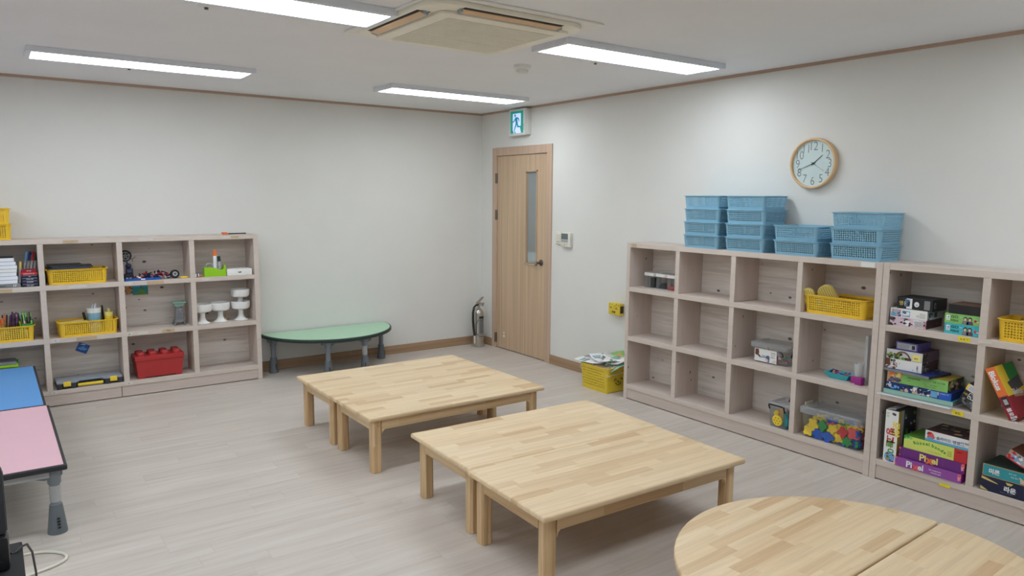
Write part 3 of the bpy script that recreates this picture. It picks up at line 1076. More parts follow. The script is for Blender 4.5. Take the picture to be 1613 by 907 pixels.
# near and left louvers stand open, the other two are closed flush
for k, (cx, cy, L, opened) in enumerate(((-0.035, -0.412, 0.275, True), (-0.424, -0.03, 0.255, True), (-0.03, 0.356, 0.275, False), (0.381, -0.03, 0.255, False))):
    Mr = Matrix.Translation((cx, cy, 0)) @ Matrix.Rotation(-(k % 2) * PI / 2, 4, 'Z')
    if k == 2: Mr = Mr @ Matrix.Rotation(PI, 4, 'Z')
    if k == 3: Mr = Mr @ Matrix.Rotation(PI, 4, 'Z')
    if opened:
        b = MB(); b.M = Mr
        b.box(-L, L, -0.034, 0.034, -0.0330, -0.0315, 'ac_dark')
        b.build('air_slot', t)
        b = MB(); b.M = Mr @ Matrix.Translation((0, 0.002, -0.042)) @ Matrix.Rotation(math.radians(-14), 4, 'X')
        b.box(-L, L, -0.022, 0.014, -0.002, 0.002, 'ac_vane')
        b.box(-L - 0.008, -L + 0.006, -0.012, 0.016, -0.004, 0.010, 'ac_metal')
        b.box(L - 0.006, L + 0.008, -0.012, 0.016, -0.004, 0.010, 'ac_metal')
    else:
        b = MB(); b.M = Mr
        b.box(-L, L, -0.012, 0.012, -0.0335, -0.0315, 'ac_cream')
    b.build('louver', t)

# smoke detector, sprinkler heads
b = MB(); b.lathe([(0.056, 0.0), (0.056, -0.020), (0.050, -0.026), (0.040, -0.027), (0.040, -0.046), (0.030, -0.052), (0.0, -0.053)][::-1], 0, 0, 'white_plastic', 28)
o = b.build('smoke_detector', loc=(-1.36, -2.515, H)); tag(o, 'round white smoke detector on the ceiling below the air conditioner', 'smoke detector')
def sprinkler(label, x, y):
    t = thing('ceiling_sprinkler', label, 'sprinkler', (x, y, H), 0, 'ceiling sprinkler heads')
    b = MB(); b.lathe([(0.0, -0.006), (0.026, -0.005), (0.038, -0.001), (0.038, 0.0)], 0, 0, 'white_plastic', 20); b.build('cover_ring', t)
    b = MB(); b.lathe([(0.0, -0.014), (0.009, -0.014), (0.010, -0.012), (0.005, -0.010), (0.010, -0.008), (0.010, -0.005)], 0, 0, 'dark_steel', 12); b.build('spray_head', t)
sprinkler('ceiling sprinkler head near the top photo edge, beside the cut off light', -3.368, -2.84)
sprinkler('tiny ceiling sprinkler head beyond the long light at the left', -3.386, -0.80)
sprinkler('tiny ceiling sprinkler head beyond the light near the back corner', -1.091, -0.86)
sprinkler('ceiling sprinkler head beside the light right of the air conditioner', -1.066, -2.889)

# ------------------------------------------------------------------ exit sign
t = thing('exit_sign', 'green and white running figure exit sign over the door', 'sign', (-0.066, -0.555, 2.136), RS)
W_, Hh_ = 0.265, 0.247
b = MB(); b.cbox(0, W_, 0.016, 0.0655, 0.004, Hh_ - 0.004, 0.004, 'white_plastic'); b.cbox(-0.004, W_ - 0.004, 0, 0.018, 0, Hh_, 0.004, 'white_plastic')
b.text('220V 60Hz', 0.012, 'ink_grey', W_ - 0.024, 0.05, -0.0006, rot=PI / 2)
b.build('housing', t)
b = MB(); b.box(0.026, W_ - 0.040, -0.0015, 0.001, 0.022, Hh_ - 0.020, 'exit_green'); pn = b.build('lit_panel', t)
b = MB()
px0, px1, pz0, pz1 = 0.062, 0.190, 0.022, 0.205
b.prism([(px0, pz0 + .03), (px0 + .018, pz0), (px1 + 0.005, pz0), (px1 - 0.012, pz0 + 0.05), (px1, pz0 + 0.055), (px1, pz1), (px0, pz1)], -0.0024, -0.0014, 'exit_white', 'y')
b.build('door_symbol', pn)
b = MB()
def limb(p, q, wa, wb):
    d = Vector((q[0] - p[0], q[1] - p[1])); d.normalize(); nx, nz = -d.y, d.x
    b.prism([(p[0] + nx * wa, p[1] + nz * wa), (p[0] - nx * wa, p[1] - nz * wa), (q[0] - nx * wb, q[1] - nz * wb), (q[0] + nx * wb, q[1] + nz * wb)], -0.0034, -0.0023, 'exit_figure', 'y')
hx, hz = 0.100, 0.186
b.prism([(hx + 0.012 * math.cos(i * PI / 8), hz + 0.014 * math.sin(i * PI / 8)) for i in range(16)], -0.0034, -0.0023, 'exit_figure', 'y')
limb((0.112, 0.168), (0.128, 0.118), 0.019, 0.014)
limb((0.104, 0.163), (0.086, 0.135), 0.007, 0.006); limb((0.088, 0.137), (0.064, 0.128), 0.006, 0.005)
limb((0.135, 0.165), (0.160, 0.150), 0.008, 0.006); limb((0.159, 0.154), (0.164, 0.128), 0.006, 0.005)
limb((0.122, 0.120), (0.104, 0.080), 0.010, 0.008); limb((0.105, 0.084), (0.086, 0.046), 0.008, 0.006); limb((0.086, 0.040), (0.110, 0.022), 0.006, 0.005)
limb((0.132, 0.120), (0.142, 0.084), 0.010, 0.009); limb((0.138, 0.083), (0.190, 0.080), 0.008, 0.006)
b.build('running_figure', pn)

# ------------------------------------------------------------------ clock
t = thing('wall_clock', 'round wall clock with pale wood rim above the blue baskets', 'clock', (0, -3.768, 1.780), RS)
b = MB()
b.M = Matrix.Rotation(PI / 2, 4, 'X')
rp = [(0.147, 0.0), (0.156, 0.002), (0.158, 0.030), (0.155, 0.037), (0.148, 0.039), (0.143, 0.036), (0.142, 0.020), (0.141, 0.0)]
b.lathe(rp, 0, 0, 'clock_wood', 64, cap=False)
b.build('rim', t)
b = MB(); b.M = Matrix.Rotation(PI / 2, 4, 'X'); b.lathe([(0.1425, 0.001), (0.1425, 0.020)], 0, 0, 'clock_face', 64)
b.M = Matrix.Identity(4)
for i in range(1, 13):
    a = PI / 2 - i * PI / 6
    s = str(i)
    vs, fs = text_mesh(s, -0.014)
    xs = [p[0] for p in vs]; zs_ = [p[1] for p in vs]
    cxm, czm = (min(xs) + max(xs)) / 2, (min(zs_) + max(zs_)) / 2
    sz = 0.076
    b.add([(0.109 * math.cos(a) + (p[0] - cxm) * sz * 0.85, -0.0206, 0.107 * math.sin(a) + (p[1] - czm) * sz) for p in vs], fs, 'ink_grey')
b.build('dial', t)
def hand(name, ang, L, wd, y, mat):
    b = MB()
    a = PI / 2 - ang
    d = (math.cos(a), math.sin(a)); nn = (-d[1], d[0])
    P = lambda l, s: (d[0] * l + nn[0] * s, d[1] * l + nn[1] * s)
    b.prism([P(-0.018, wd), P(-0.018, -wd), P(L, -wd * 0.6), P(L, wd * 0.6)], -y - 0.001, -y, mat, 'y')
    b.build(name, t)
hand('hour_hand', math.radians(50), 0.078, 0.0022, 0.0225, 'black')
hand('minute_hand', math.radians(249), 0.108, 0.0018, 0.0245, 'black')
hand('second_hand', math.radians(122), 0.090, 0.0007, 0.0262, 'ink')
b = MB(); b.M = Matrix.Rotation(PI / 2, 4, 'X'); b.lathe([(0.006, 0.020), (0.006, 0.028)], 0, 0, 'black', 14); b.build('centre_cap', t)

# ------------------------------------------------------------------ switch, thermostat, yellow box
t = thing('light_switch', 'cream light switch plate beside the door frame', 'switch', (-0.0115, -1.226, 1.128), RS)
b = MB(); b.cbox(0, 0.078, 0, 0.0115, 0, 0.118, 0.003, 'cream_plastic'); b.build('plate', t)
for k in range(3):
    b = MB(); b.cbox(0.014, 0.064, -0.003, 0.002, 0.022 + k * 0.028, 0.046 + k * 0.028, 0.0012, 'cream_plastic')
    if k == 0: b.box(0.02, 0.05, -0.0034, -0.0028, 0.024, 0.0265, 'ink_grey')
    b.build('rocker', t)
t = thing('thermostat', 'cream wall control box with grey screen right of the light switch', 'thermostat', (-0.028, -1.316, 1.112), RS)
b = MB(); b.cbox(0, 0.134, 0, 0.028, 0, 0.128, 0.004, 'cream_plastic'); b.cbox(0.108, 0.133, -0.002, 0.004, 0.006, 0.122, 0.001, 'white_plastic')
b.box(0.052, 0.058, -0.0006, 0.0, 0.012, 0.022, 'ink'); b.build('case', t)
b = MB(); b.box(0.012, 0.098, -0.002, 0.001, 0.072, 0.118, 'lcd'); b.box(0.010, 0.100, -0.0014, 0.001, 0.069, 0.120, 'dark_grey'); b.build('screen', t)
b = MB(); b.box(0.010, 0.098, -0.0016, 0.001, 0.044, 0.066, 'light_grey')
for k in range(3):
    b.box(0.02 + k * 0.03, 0.032 + k * 0.03, -0.0022, -0.001, 0.048, 0.054, 'mid_grey')
b.build('button_panel', t)

t = thing('wall_box', 'small yellow box with drawn face on the wall left of the cubby shelf', 'box', (-0.052, -1.985, 0.588), RS)
b = MB(); b.cbox(0, 0.135, 0, 0.052, 0, 0.100, 0.010, 'yellow_basket_floor'); b.build('case', t)
b = MB()
random.seed(5)
for i in range(16):
    a, c = random.uniform(0.012, 0.12), random.uniform(0.045, 0.09)
    b.box(a, a + 0.005, -0.0008, 0.001, c, c + 0.006, 'dark_brown')
b.box(0.03, 0.038, -0.0009, 0.001, 0.055, 0.068, 'ink'); b.box(0.09, 0.098, -0.0009, 0.001, 0.055, 0.068, 'ink')
b.box(0.045, 0.085, -0.0009, 0.001, 0.018, 0.034, 'dark_brown'); b.text('smile', 0.014, 'straw', 0.048, 0.022, -0.0014)
b.box(0.134, 0.1365, 0.008, 0.044, 0.02, 0.08, 'dark_brown')
b.build('face_markings', t)

# ------------------------------------------------------------------ fire extinguisher
t = thing('fire_extinguisher', 'steel fire extinguisher with black hose in the corner beside the door', 'fire extinguisher', (-0.135, -0.125, 0), 0)
b = MB(); b.lathe([(0.056, 0.0), (0.058, 0.003), (0.058, 0.085), (0.0545, 0.088), (0.0545, 0.345), (0.050, 0.372), (0.036, 0.392), (0.020, 0.400), (0.017, 0.405)], 0, 0, 'steel', 32); b.build('cylinder', t)
b = MB(); b.lathe([(0.016, 0.402), (0.016, 0.43), (0.020, 0.432), (0.020, 0.452), (0.012, 0.456), (0.0, 0.457)], 0, 0, 'steel', 16)
b.M = Matrix.Translation((0.022, -0.03, 0.444)) @ Matrix.Rotation(PI / 2, 4, 'X'); b.lathe([(0.017, 0), (0.017, 0.012), (0.014, 0.014)], 0, 0, 'steel', 16)
b.M = Matrix.Identity(4); b.build('valve', t)
# operating levers point right along the wall
b = MB()
b.prism([(-0.030, 0.452), (-0.018, 0.448), (0.050, 0.506), (0.058, 0.520), (0.040, 0.516), (-0.028, 0.464)], -0.010, 0.010, 'steel', 'y')
b.build('lever', t)
b = MB(); b.prism([(-0.02, 0.452), (0.07, 0.449), (0.07, 0.455), (-0.01, 0.461)], -0.009, 0.009, 'steel', 'y'); b.build('carry_handle', t)
b = MB(); b.tube([(-0.012, -0.01, 0.440), (-0.045, -0.02, 0.440), (-0.072, -0.025, 0.420), (-0.086, -0.028, 0.37), (-0.088, -0.03, 0.29), (-0.080, -0.03, 0.20), (-0.068, -0.03, 0.125)], [0.010, 0.010, 0.0105, 0.0115, 0.012, 0.012, 0.011], 'black', 10); b.build('hose', t)
b = MB(); b.tube([(-0.068, -0.03, 0.13), (-0.063, -0.03, 0.045)], [0.009, 0.0105], 'cream_plastic', 10); b.build('nozzle', t)
b = MB()
def wrapq(a0, a1, z0, z1, mat, r=0.0550):
    n = 8
    for i in range(n):
        p, q = a0 + (a1 - a0) * i / n, a0 + (a1 - a0) * (i + 1) / n
        b.add([(r * math.cos(p), r * math.sin(p), z0), (r * math.cos(q), r * math.sin(q), z0), (r * math.cos(q), r * math.sin(q), z1), (r * math.cos(p), r * math.sin(p), z1)], [(0, 1, 2, 3)], mat, True)
wrapq(-2.1, -0.9, 0.135, 0.325, 'mid_grey')
wrapq(-2.0, -1.0, 0.300, 0.322, 'edge_green', 0.0553)
for k in range(7):
    wrapq(-1.9, -1.1 - 0.08 * (k % 3), 0.16 + k * 0.02, 0.166 + k * 0.02, 'charcoal', 0.0553)
b.build('label', t)
b = MB(); b.tube([(-0.030, -0.050, 0.29), (-0.050, -0.030, 0.24), (-0.05, -0.03, 0.15), (-0.02, -0.055, 0.115), (0.02, -0.056, 0.110)], 0.003, 'edge_green', 6); b.build('strap', t)

# ------------------------------------------------------------------ blue baskets on the right unit
bl = basket_mesh(0.318, 0.262, 0.0895, 19, 14, 5, 'blue_plastic', fill=0.6).build('plastic_basket', loc=(0, 0, 0))
tag(bl, 'x', 'basket', 'blue perforated baskets on the shelf top')
bz = RZ[-1][1] + 0.0004
stacks = [(-3.102, 0.004, 4, 'in the leftmost stack of four'), (-3.458, -0.004, 4, 'in the second stack of four'),
          (-3.828, 0.0, 2, 'in the stack of two'), (-4.203, 0.012, 3, 'in the stack of three')]
LV = {4: ['lowest', 'second from bottom', 'third from bottom', 'topmost'], 3: ['lowest', 'middle', 'topmost'], 2: ['lower', 'upper']}
first = True
bx0 = -0.146
for (y, rz, n, wh) in stacks:
    for k in range(n):
        o = bl if first else bl.copy()
        if not first:
            COL.objects.link(o)
        first = False
        jx = (0.0, 0.004, -0.003, 0.002)[k] if n == 4 else (0.0, 0.003, -0.004)[k]
        o.location = (bx0 + jx * 0.5, y + jx, bz + k * 0.0898)
        o.rotation_euler = (0, 0, RS + rz)
        o['label'] = 'blue perforated plastic basket, %s %s' % (LV[n][k], wh)

# ------------------------------------------------------------------ yellow baskets
yb_me = basket_mesh(0.402, 0.215, 0.110, 24, 12, 6, 'yellow_plastic', r=0.03, taper=0.010, lip=0.008, fill=0.58).build('plastic_basket')
tag(yb_me, 'yellow perforated basket with dark boards lying on it, upper row of the left shelf', 'basket', 'yellow perforated baskets')
yb_me.location = (-3.712, LY + 0.014 + 0.108, LZ[2][1] + 0.0005)
def ybk(label, loc, rz=0.0):
    o = yb_me.copy(); COL.objects.link(o); o.location = loc; o.rotation_euler = (0, 0, rz); o['label'] = label
    return o
ybk('yellow perforated basket with a cup of sticks, middle row of the left shelf', (-3.668, LY + 0.103, LZ[1][1] + 0.0005), 0.06)
ybk('yellow perforated basket full of pens at the left photo edge', (-4.198, LY + 0.110, LZ[1][1] + 0.0005))
ybk('yellow perforated basket, lower of two on top of the left shelf', (-4.288, LY + 0.118, LZ[3][1] + 0.0005))
ybk('yellow perforated basket, upper of two on top of the left shelf', (-4.291, LY + 0.118, LZ[3][1] + 0.1112))
ybk('yellow perforated basket with striped cushions, top row of the right shelf', (RX + 0.016 + 0.108, -4.087, RZ[2][1] + 0.0005), RS)
ybk('yellow perforated basket with paper sheets at the right photo edge', (RX + 0.012 + 0.108, -5.135, RZ[2][1] + 0.0005), RS)

# contents: boards lying on the first yellow basket
tb = LZ[2][1] + 0.1115
def slab(name, label, cat, x, y, z, w_, d_, h_, mat, rz=0.0, group=None, c=0.004, edge=None):
    b = MB(); b.cbox(-w_ / 2, w_ / 2, -d_ / 2, d_ / 2, 0, h_, min(c, h_ * 0.4), mat)
    if edge: b.box(-w_ / 2 + 0.01, w_ / 2 - 0.01, -d_ / 2 - 0.0006, -d_ / 2 + 0.001, h_ * 0.3, h_ * 0.55, edge)
    o = b.build(name, loc=(x, y, z)); o.rotation_euler = (0, 0, rz)
    return tag(o, label, cat, group)
slab('writing_board', 'thin black board lying lowest across the yellow basket, left shelf', 'board', -3.765, LY + 0.115, tb, 0.270, 0.19, 0.010, 'black', 0.02, 'dark boards on the yellow basket', edge='mid_grey')
slab('writing_board', 'thin black board in the middle of the pile on the yellow basket', 'board', -3.745, LY + 0.117, tb + 0.0104, 0.265, 0.19, 0.010, 'black', -0.02, 'dark boards on the yellow basket', edge='slate_blue')
slab('writing_board', 'thin black board lying topmost on the yellow basket, left shelf', 'board', -3.785, LY + 0.12, tb + 0.0208, 0.215, 0.18, 0.010, 'black', 0.03, 'dark boards on the yellow basket', edge='dark_grey')

# ------------------------------------------------------------------ left unit, first cell: paper boxes, pens, small boxes
z = LZ[2][1] + 0.0005
b = MB(); b.cbox(-0.13, 0.13, 0, 0.18, 0, 0.028, 0.003, 'mid_grey'); b.text('MAGIC BOX', 0.016, 'ink', 0.0, 0.008, -0.001, 'CENTER'); b.text('17', 0.022, 'white', 0.088, 0.006, -0.001, bold=0.02)
o = b.build('flat_box', loc=(-4.198, LY + 0.012, z)); tag(o, 'flat grey box with dark lettering under the white paper stack, left shelf', 'box')
zz = z + 0.0285
hs = [0.026, 0.027, 0.027, 0.024, 0.026, 0.026, 0.026]
ordn = ['lowest', 'second from bottom', 'third from bottom', 'fourth from bottom', 'third from top', 'second from top', 'topmost']
for k, hh in enumerate(hs):
    b = MB(); b.box(-0.13, 0.13, 0, 0.16, 0, hh - 0.0025, 'paper' if k != 3 else 'white'); b.box(-0.128, 0.128, 0.002, 0.158, hh - 0.0025, hh - 0.0004, 'dark_grey')
    o = b.build('paper_box', loc=(-4.214 - (0.012 if k == 6 else 0.0) + 0.004 * math.sin(k * 2.1), LY + 0.018, zz))
    tag(o, 'white paper box at the left photo edge, %s of the stack' % ordn[k], 'box', 'white paper boxes stacked on the shelf')
    zz += hh
# small red and blue boxes
zz = z
for k, (m, hh, w_, s) in enumerate((('navy', 0.023, 0.094, 'ink pad'), ('navy', 0.022, 0.096, 'STAMP'), ('navy', 0.021, 0.095, 'COLOR'), ('navy', 0.018, 0.090, 'ink'), ('red', 0.020, 0.100, 'KOKUYO 55'), ('crimson', 0.020, 0.088, '· 8 0 8 ·'))):
    b = MB(); b.cbox(-w_ / 2, w_ / 2, 0, 0.07, 0, hh - 0.0005, 0.002, m)
    if k < 4: b.box(-w_ / 2 + 0.004, w_ / 2 - 0.004, -0.0004, 0.001, hh - 0.006, hh - 0.004, 'light_grey')
    b.text(s, hh * 0.6, 'paper', 0, hh * 0.25, -0.001, 'CENTER')
    o = b.build('small_box', loc=(-4.011 + (0.0 if k < 4 else -0.003), LY + 0.012 + 0.002 * (k % 2), zz)); zz += hh
    nm = ['lowest', 'second from bottom', 'third from bottom', 'uppermost']
    tag(o, ('small dark blue box beside the white paper stack, %s of four' % nm[k]) if k < 4 else ('small bright red box with white lettering under the darker red box' if k == 4 else 'small dark red box topmost on the little box pile, left shelf'), 'box', 'small boxes beside the white paper stack')
# pen set box behind, four capped markers leaning
def marker(label, p0, p1, r, body, cap, capf=0.35, group=None, name='marker_pen', cat='pen'):
    p0, p1 = Vector(p0), Vector(p1)
    t = thing(name, label, cat, p0, 0, group)
    d = p1 - p0
    b = MB(); b.tube([(0, 0, 0), tuple(d * (1 - capf))], r, body, 8); b.build('barrel', t)
    b = MB(); b.tube([tuple(d * (1 - capf)), tuple(d * (1 - 0.02)), tuple(d)], [r * 1.12, r * 1.05, r * 0.6], cap, 8); b.build('cap', t)
    return t
for k, (cm, nm) in enumerate((('sky', 'light blue'), ('deep_blue', 'dark blue'), ('red', 'red'), ('navy', 'navy'))):
    x = -4.058 + k * 0.0205
    marker('white marker with %s cap leaning behind the small red boxes' % nm, (x, LY + 0.095, z + 0.004), (x + 0.045, LY + 0.125, 1.140), 0.0072, 'light_grey', cm, 0.28, 'four capped markers beside the paper stack')
marker('grey marker with ochre cap leaning on the white paper stack', (-4.071, LY + 0.04, z + 0.03), (-4.058, LY + 0.06, z + 0.178), 0.008, 'light_grey', 'straw', 0.35)

# ------------------------------------------------------------------ left unit, robot kit cell
z = LZ[2][1] + 0.0005
t = thing('kit_tray', 'shallow shiny blue tray under the robot parts on the left shelf', 'tray', (-3.278, LY + 0.012, z), 0)
b = MB()
b.box(-0.132, 0.125, 0, 0.15, 0, 0.003, 'blue_clear')
for (xa, xb, ya, yb2) in ((-0.132, 0.125, 0, 0.004), (-0.132, 0.125, 0.146, 0.15), (-0.132, -0.128, 0, 0.15), (0.121, 0.125, 0, 0.15)):
    b.box(xa, xb, ya, yb2, 0.003, 0.018, 'blue_clear')
b.build('tray_body', t); b = MB(); b.cbox(-0.02, 0.01, -0.002, 0.001, 0.006, 0.014, 0.001, 'paper'); b.build('clip', t)
t = thing('toy_robot', 'dark toy robot with round head standing at the left end of blue tray', 'toy robot', (-3.375, LY + 0.085, z + 0.0035), 0)
b = MB(); b.cbox(-0.028, 0.036, -0.03, 0.03, 0, 0.045, 0.006, 'black'); b.box(-0.02, -0.004, -0.031, -0.029, 0.014, 0.018, 'paper'); b.box(0.004, 0.02, -0.031, -0.029, 0.014, 0.018, 'paper'); b.build('base', t)
b = MB(); b.cbox(-0.014, 0.034, -0.022, 0.022, 0.045, 0.088, 0.006, 'navy'); b.box(-0.004, 0.022, -0.0228, -0.021, 0.064, 0.070, 'slate_blue'); b.build('torso', t)
b = MB(); b.sphere((0.006, 0, 0.106), 0.022, 'navy', 16, 10); b.tube([(0.0, 0, 0.12), (-0.006, 0, 0.152)], 0.006, 'deep_blue', 8); b.build('neck', t)
b = MB(); b.M = Matrix.Translation((-0.012, 0, 0.185)) @ Matrix.Rotation(PI / 2, 4, 'X')
ringp = [(0.037 * math.cos(2 * PI * i / 24), 0.037 * math.sin(2 * PI * i / 24), 0) for i in range(24)]
b.tube(ringp, 0.008, 'black', 8, True); b.lathe([(0.020, -0.012), (0.026, 0.0), (0.020, 0.012)], 0, 0, 'black', 16)
for k in range(5):
    a = k * 2 * PI / 5 + 0.3
    b.tube([(0.006 * math.cos(a), 0.006 * math.sin(a), 0.012), (0.034 * math.cos(a), 0.034 * math.sin(a), 0.004)], 0.003, 'light_grey', 6)
b.M = Matrix.Identity(4); b.build('head', t)
b = MB(); b.tube([(0.020, 0, 0.170), (0.034, 0, 0.155), (0.036, 0, 0.140)], 0.0022, 'dark_brown', 6); b.tube([(0.034, 0, 0.158), (0.058, 0, 0.178)], 0.0022, 'maroon', 6); b.build('arm', t)
random.seed(11)
# loose kit pieces: short bars, brackets and pins lying across the tray
GP = 'loose robot kit pieces on the blue tray'
for k in range(52):
    x = -3.335 + 0.0052 * k + random.uniform(-0.008, 0.008)
    m, nm = random.choice([('red', 'red'), ('red', 'red'), ('crimson', 'dark red'), ('black', 'black'), ('black', 'black'), ('charcoal', 'black'), ('paper', 'white'), ('navy', 'navy'), ('navy', 'navy')])
    b = MB(); L = random.uniform(0.03, 0.06)
    if k % 3 == 0:
        b.cbox(-L / 2, L / 2, -0.006, 0.006, -0.004, 0.004, 0.002, m)
        for q in range(4): b.box(-L / 2 + 0.006 + q * L / 4.6, -L / 2 + 0.010 + q * L / 4.6, -0.0064, 0.0064, -0.0015, 0.0015, 'ink')
    elif k % 3 == 1:
        b.prism([(-L / 2, -0.005), (L / 2, -0.005), (L / 2, 0.018), (L / 2 - 0.007, 0.018), (L / 2 - 0.007, 0.004), (-L / 2, 0.004)], -0.005, 0.005, m, 'y')
    else:
        b.tube([(-L / 2, 0, 0), (L / 2, 0, 0)], 0.005, m, 8); b.lathe([(0.009, -0.004), (0.009, 0.004)], 0.0, 0.0, m, 10)
    o = b.build('kit_piece', loc=(x, LY + random.uniform(0.03, 0.12), z + (0.012 if x < -3.15 else 0.008) + random.uniform(0.0, 0.042 if 12 < k < 46 else 0.026)))
    o.rotation_euler = (random.uniform(-0.4, 0.4), random.uniform(-0.5, 0.5), random.uniform(0, PI))
    tag(o, '%s loose robot kit piece heaped on the blue tray' % nm, 'toy part', GP)
t = thing('toy_wheel', 'black toy wheel with pale hub at the right end of the kit pieces', 'toy wheel', (-3.048, LY + 0.055, z + 0.034), 0)
b = MB(); b.M = Matrix.Rotation(PI / 2 - 0.15, 4, 'X'); b.lathe([(0.020, -0.013), (0.030, -0.013), (0.034, -0.007), (0.034, 0.007), (0.030, 0.013), (0.020, 0.013)], 0, 0, 'black', 24); b.build('tyre', t)
b = MB(); b.M = Matrix.Rotation(PI / 2 - 0.15, 4, 'X'); b.lathe([(0.014, 0.010), (0.018, 0.0145)], 0, 0, 'light_grey', 18); b.lathe([(0.006, 0.0145), (0.010, 0.016)], 0, 0, 'dark_grey', 12); b.build('hub', t)
b = MB()
b.tube([(0.027 * math.cos(2 * PI * i / 24), 0.022 * math.sin(2 * PI * i / 24), 0.006) for i in range(24)], 0.0058, 'yellow', 8, True)
o = b.build('toy_ring', loc=(-2.985, LY + 0.040, z)); tag(o, 'yellow plastic ring lying at the right of the toy wheel', 'toy ring')

# ------------------------------------------------------------------ left unit, tape dispenser cell
t = thing('tape_dispenser', 'lime green tape dispenser holding glue and pens on left shelf', 'tape dispenser', (-2.750, LY + 0.010, z), 0)
b = MB()
prof = [(-0.084, 0.0), (0.084, 0.0), (0.084, 0.088), (0.070, 0.090), (0.064, 0.062), (0.048, 0.050), (0.034, 0.052), (0.012, 0.064), (-0.012, 0.072), (-0.084, 0.076)]
b.prism(prof, 0.0, 0.006, 'lime', 'y'); b.prism(prof, 0.054, 0.060, 'lime', 'y')
b.box(-0.084, -0.078, 0.006, 0.054, 0.0, 0.076, 'lime'); b.box(0.070, 0.084, 0.006, 0.054, 0.0, 0.088, 'lime'); b.box(-0.078, 0.07, 0.006, 0.054, 0.0, 0.010, 'lime')
b.build('body', t, bevel=0.0015)
b = MB(); b.box(0.068, 0.086, 0.004, 0.056, 0.088, 0.093, 'steel'); b.build('cutter', t)
zf = z + 0.0105
marker('white glue stick with orange cap standing in the tape dispenser', (-2.748, LY + 0.034, zf), (-2.742, LY + 0.040, z + 0.215), 0.0135, 'paper', 'orange', 0.24, None, 'glue_stick', 'glue')
marker('grey marker with dark green cap in the tape dispenser', (-2.706, LY + 0.036, zf), (-2.712, LY + 0.042, z + 0.162), 0.0115, 'light_grey', 'edge_green', 0.28)
b = MB(); b.tube([(0.026 * math.cos(2 * PI * i / 20), 0.0, 0.026 * math.sin(2 * PI * i / 20)) for i in range(20)], 0.0038, 'light_grey', 8, True); b.box(-0.004, 0.004, -0.0015, 0.0015, -0.07, -0.026, 'steel')
o = b.build('scissors', loc=(-2.790, LY + 0.036, z + 0.082)); o.rotation_euler = (0, 0.25, 0); tag(o, 'pale grey scissors handle loop sticking out of the tape dispenser', 'scissors')
slab('flat_carton', 'flat white box with a black mark beside the lime tape dispenser', 'box', -2.560, LY + 0.065, z, 0.200, 0.11, 0.052, 'white', 0.0, c=0.002)
b = bpy.data.objects['flat_carton']
mk = MB(); mk.prism([(-0.018, 0.024), (-0.006, 0.030), (0.004, 0.028), (0.016, 0.034), (0.012, 0.026), (0.016, 0.020), (0.002, 0.022), (-0.004, 0.018), (-0.006, 0.024)], -0.0560, -0.0548, 'ink', 'y'); mk.build('printed_mark', b)
for k, (x, rz) in enumerate(((-2.898, 0.1), (-2.877, -0.1))):
    t = thing('rubber_stamp', ('small black and white stamp standing left of the tape dispenser, nearest the divider', 'small black and white stamp standing against the tape dispenser side')[k], 'stamp', (x, LY + 0.035, z), rz, 'small stamps beside the tape dispenser')
    b = MB(); b.cbox(-0.009, 0.009, -0.012, 0.012, 0.0, 0.032, 0.002, 'black'); b.build('body', t)
    b = MB(); b.box(-0.004, 0.005, -0.0128, -0.0115, 0.004, 0.03, 'paper'); b.build('label', t)
b = MB(); b.cbox(-0.013, 0.013, -0.009, 0.009, 0, 0.012, 0.002, 'orange'); b.box(-0.013, 0.013, -0.0094, 0.0094, 0.0045, 0.0075, 'black')
o = b.build('eraser', loc=(-2.862, LY + 0.014, z)); tag(o, 'tiny orange and black eraser in front of the tape dispenser', 'eraser')

# scissors on top of the left shelf
t = thing('scissors', 'scissors with orange handles lying on top of the left cubby shelf', 'scissors', (-2.645, LY + 0.075, LZ[3][1] + 0.0065), 0.06)
b = MB()
for s in (-1, 1):
    b.tube([(-0.004 + 0.020 * math.cos(2 * PI * i / 18), s * 0.014 + 0.012 * math.sin(2 * PI * i / 18), 0.004 + 0.004 * s) for i in range(18)], 0.005, 'orange', 8, True)
b.build('handles', t)
b = MB(); b.prism([(0.015, -0.012), (0.06, -0.006), (0.17, -0.001), (0.17, 0.004), (0.06, 0.008), (0.015, 0.012)], -0.003, 0.006, 'black'); b.build('blades', t)

# ------------------------------------------------------------------ left unit, middle row
z = LZ[1][1] + 0.0005
bzf = z + 0.006
# cup of sticks, sticks, marker, cup of yellow sticks, rulers inside basket B
def cup_of(name, label, x, y, zz, r0, r1, h, low, up, stick, n, sh, sl, seed, grp):
    random.seed(seed)
    t = thing(name, label, 'cup', (x, y, zz), 0)
    b = MB(); b.lathe([(r0, 0), (r0 + (r1 - r0) * 0.80, h * 0.80)], 0, 0, low, 24, cap=False); b.lathe([(0.0, 0.001), (r0, 0.001)], 0, 0, low, 24, cap=False); b.build('lower_band', t)
    b = MB(); b.lathe([(r0 + (r1 - r0) * 0.80, h * 0.80), (r1, h), (r1 + 0.002, h + 0.001)], 0, 0, up, 24, cap=False); b.build('upper_band', t)
    for k in range(n):
        a, rr = random.uniform(0, 2 * PI), random.uniform(0.0, r0 * 0.7)
        p = Vector((x + rr * math.cos(a), y + rr * math.sin(a), zz + 0.004))
        q = p + Vector((random.uniform(-0.006, 0.006), random.uniform(-0.006, 0.006), h * random.uniform(1.0, 1.15)))
        b = MB(); b.tube([(0, 0, 0), tuple(q - p)], 0.0042, stick, 6)
        o = b.build('craft_stick', loc=p); tag(o, sl, 'stick', grp)
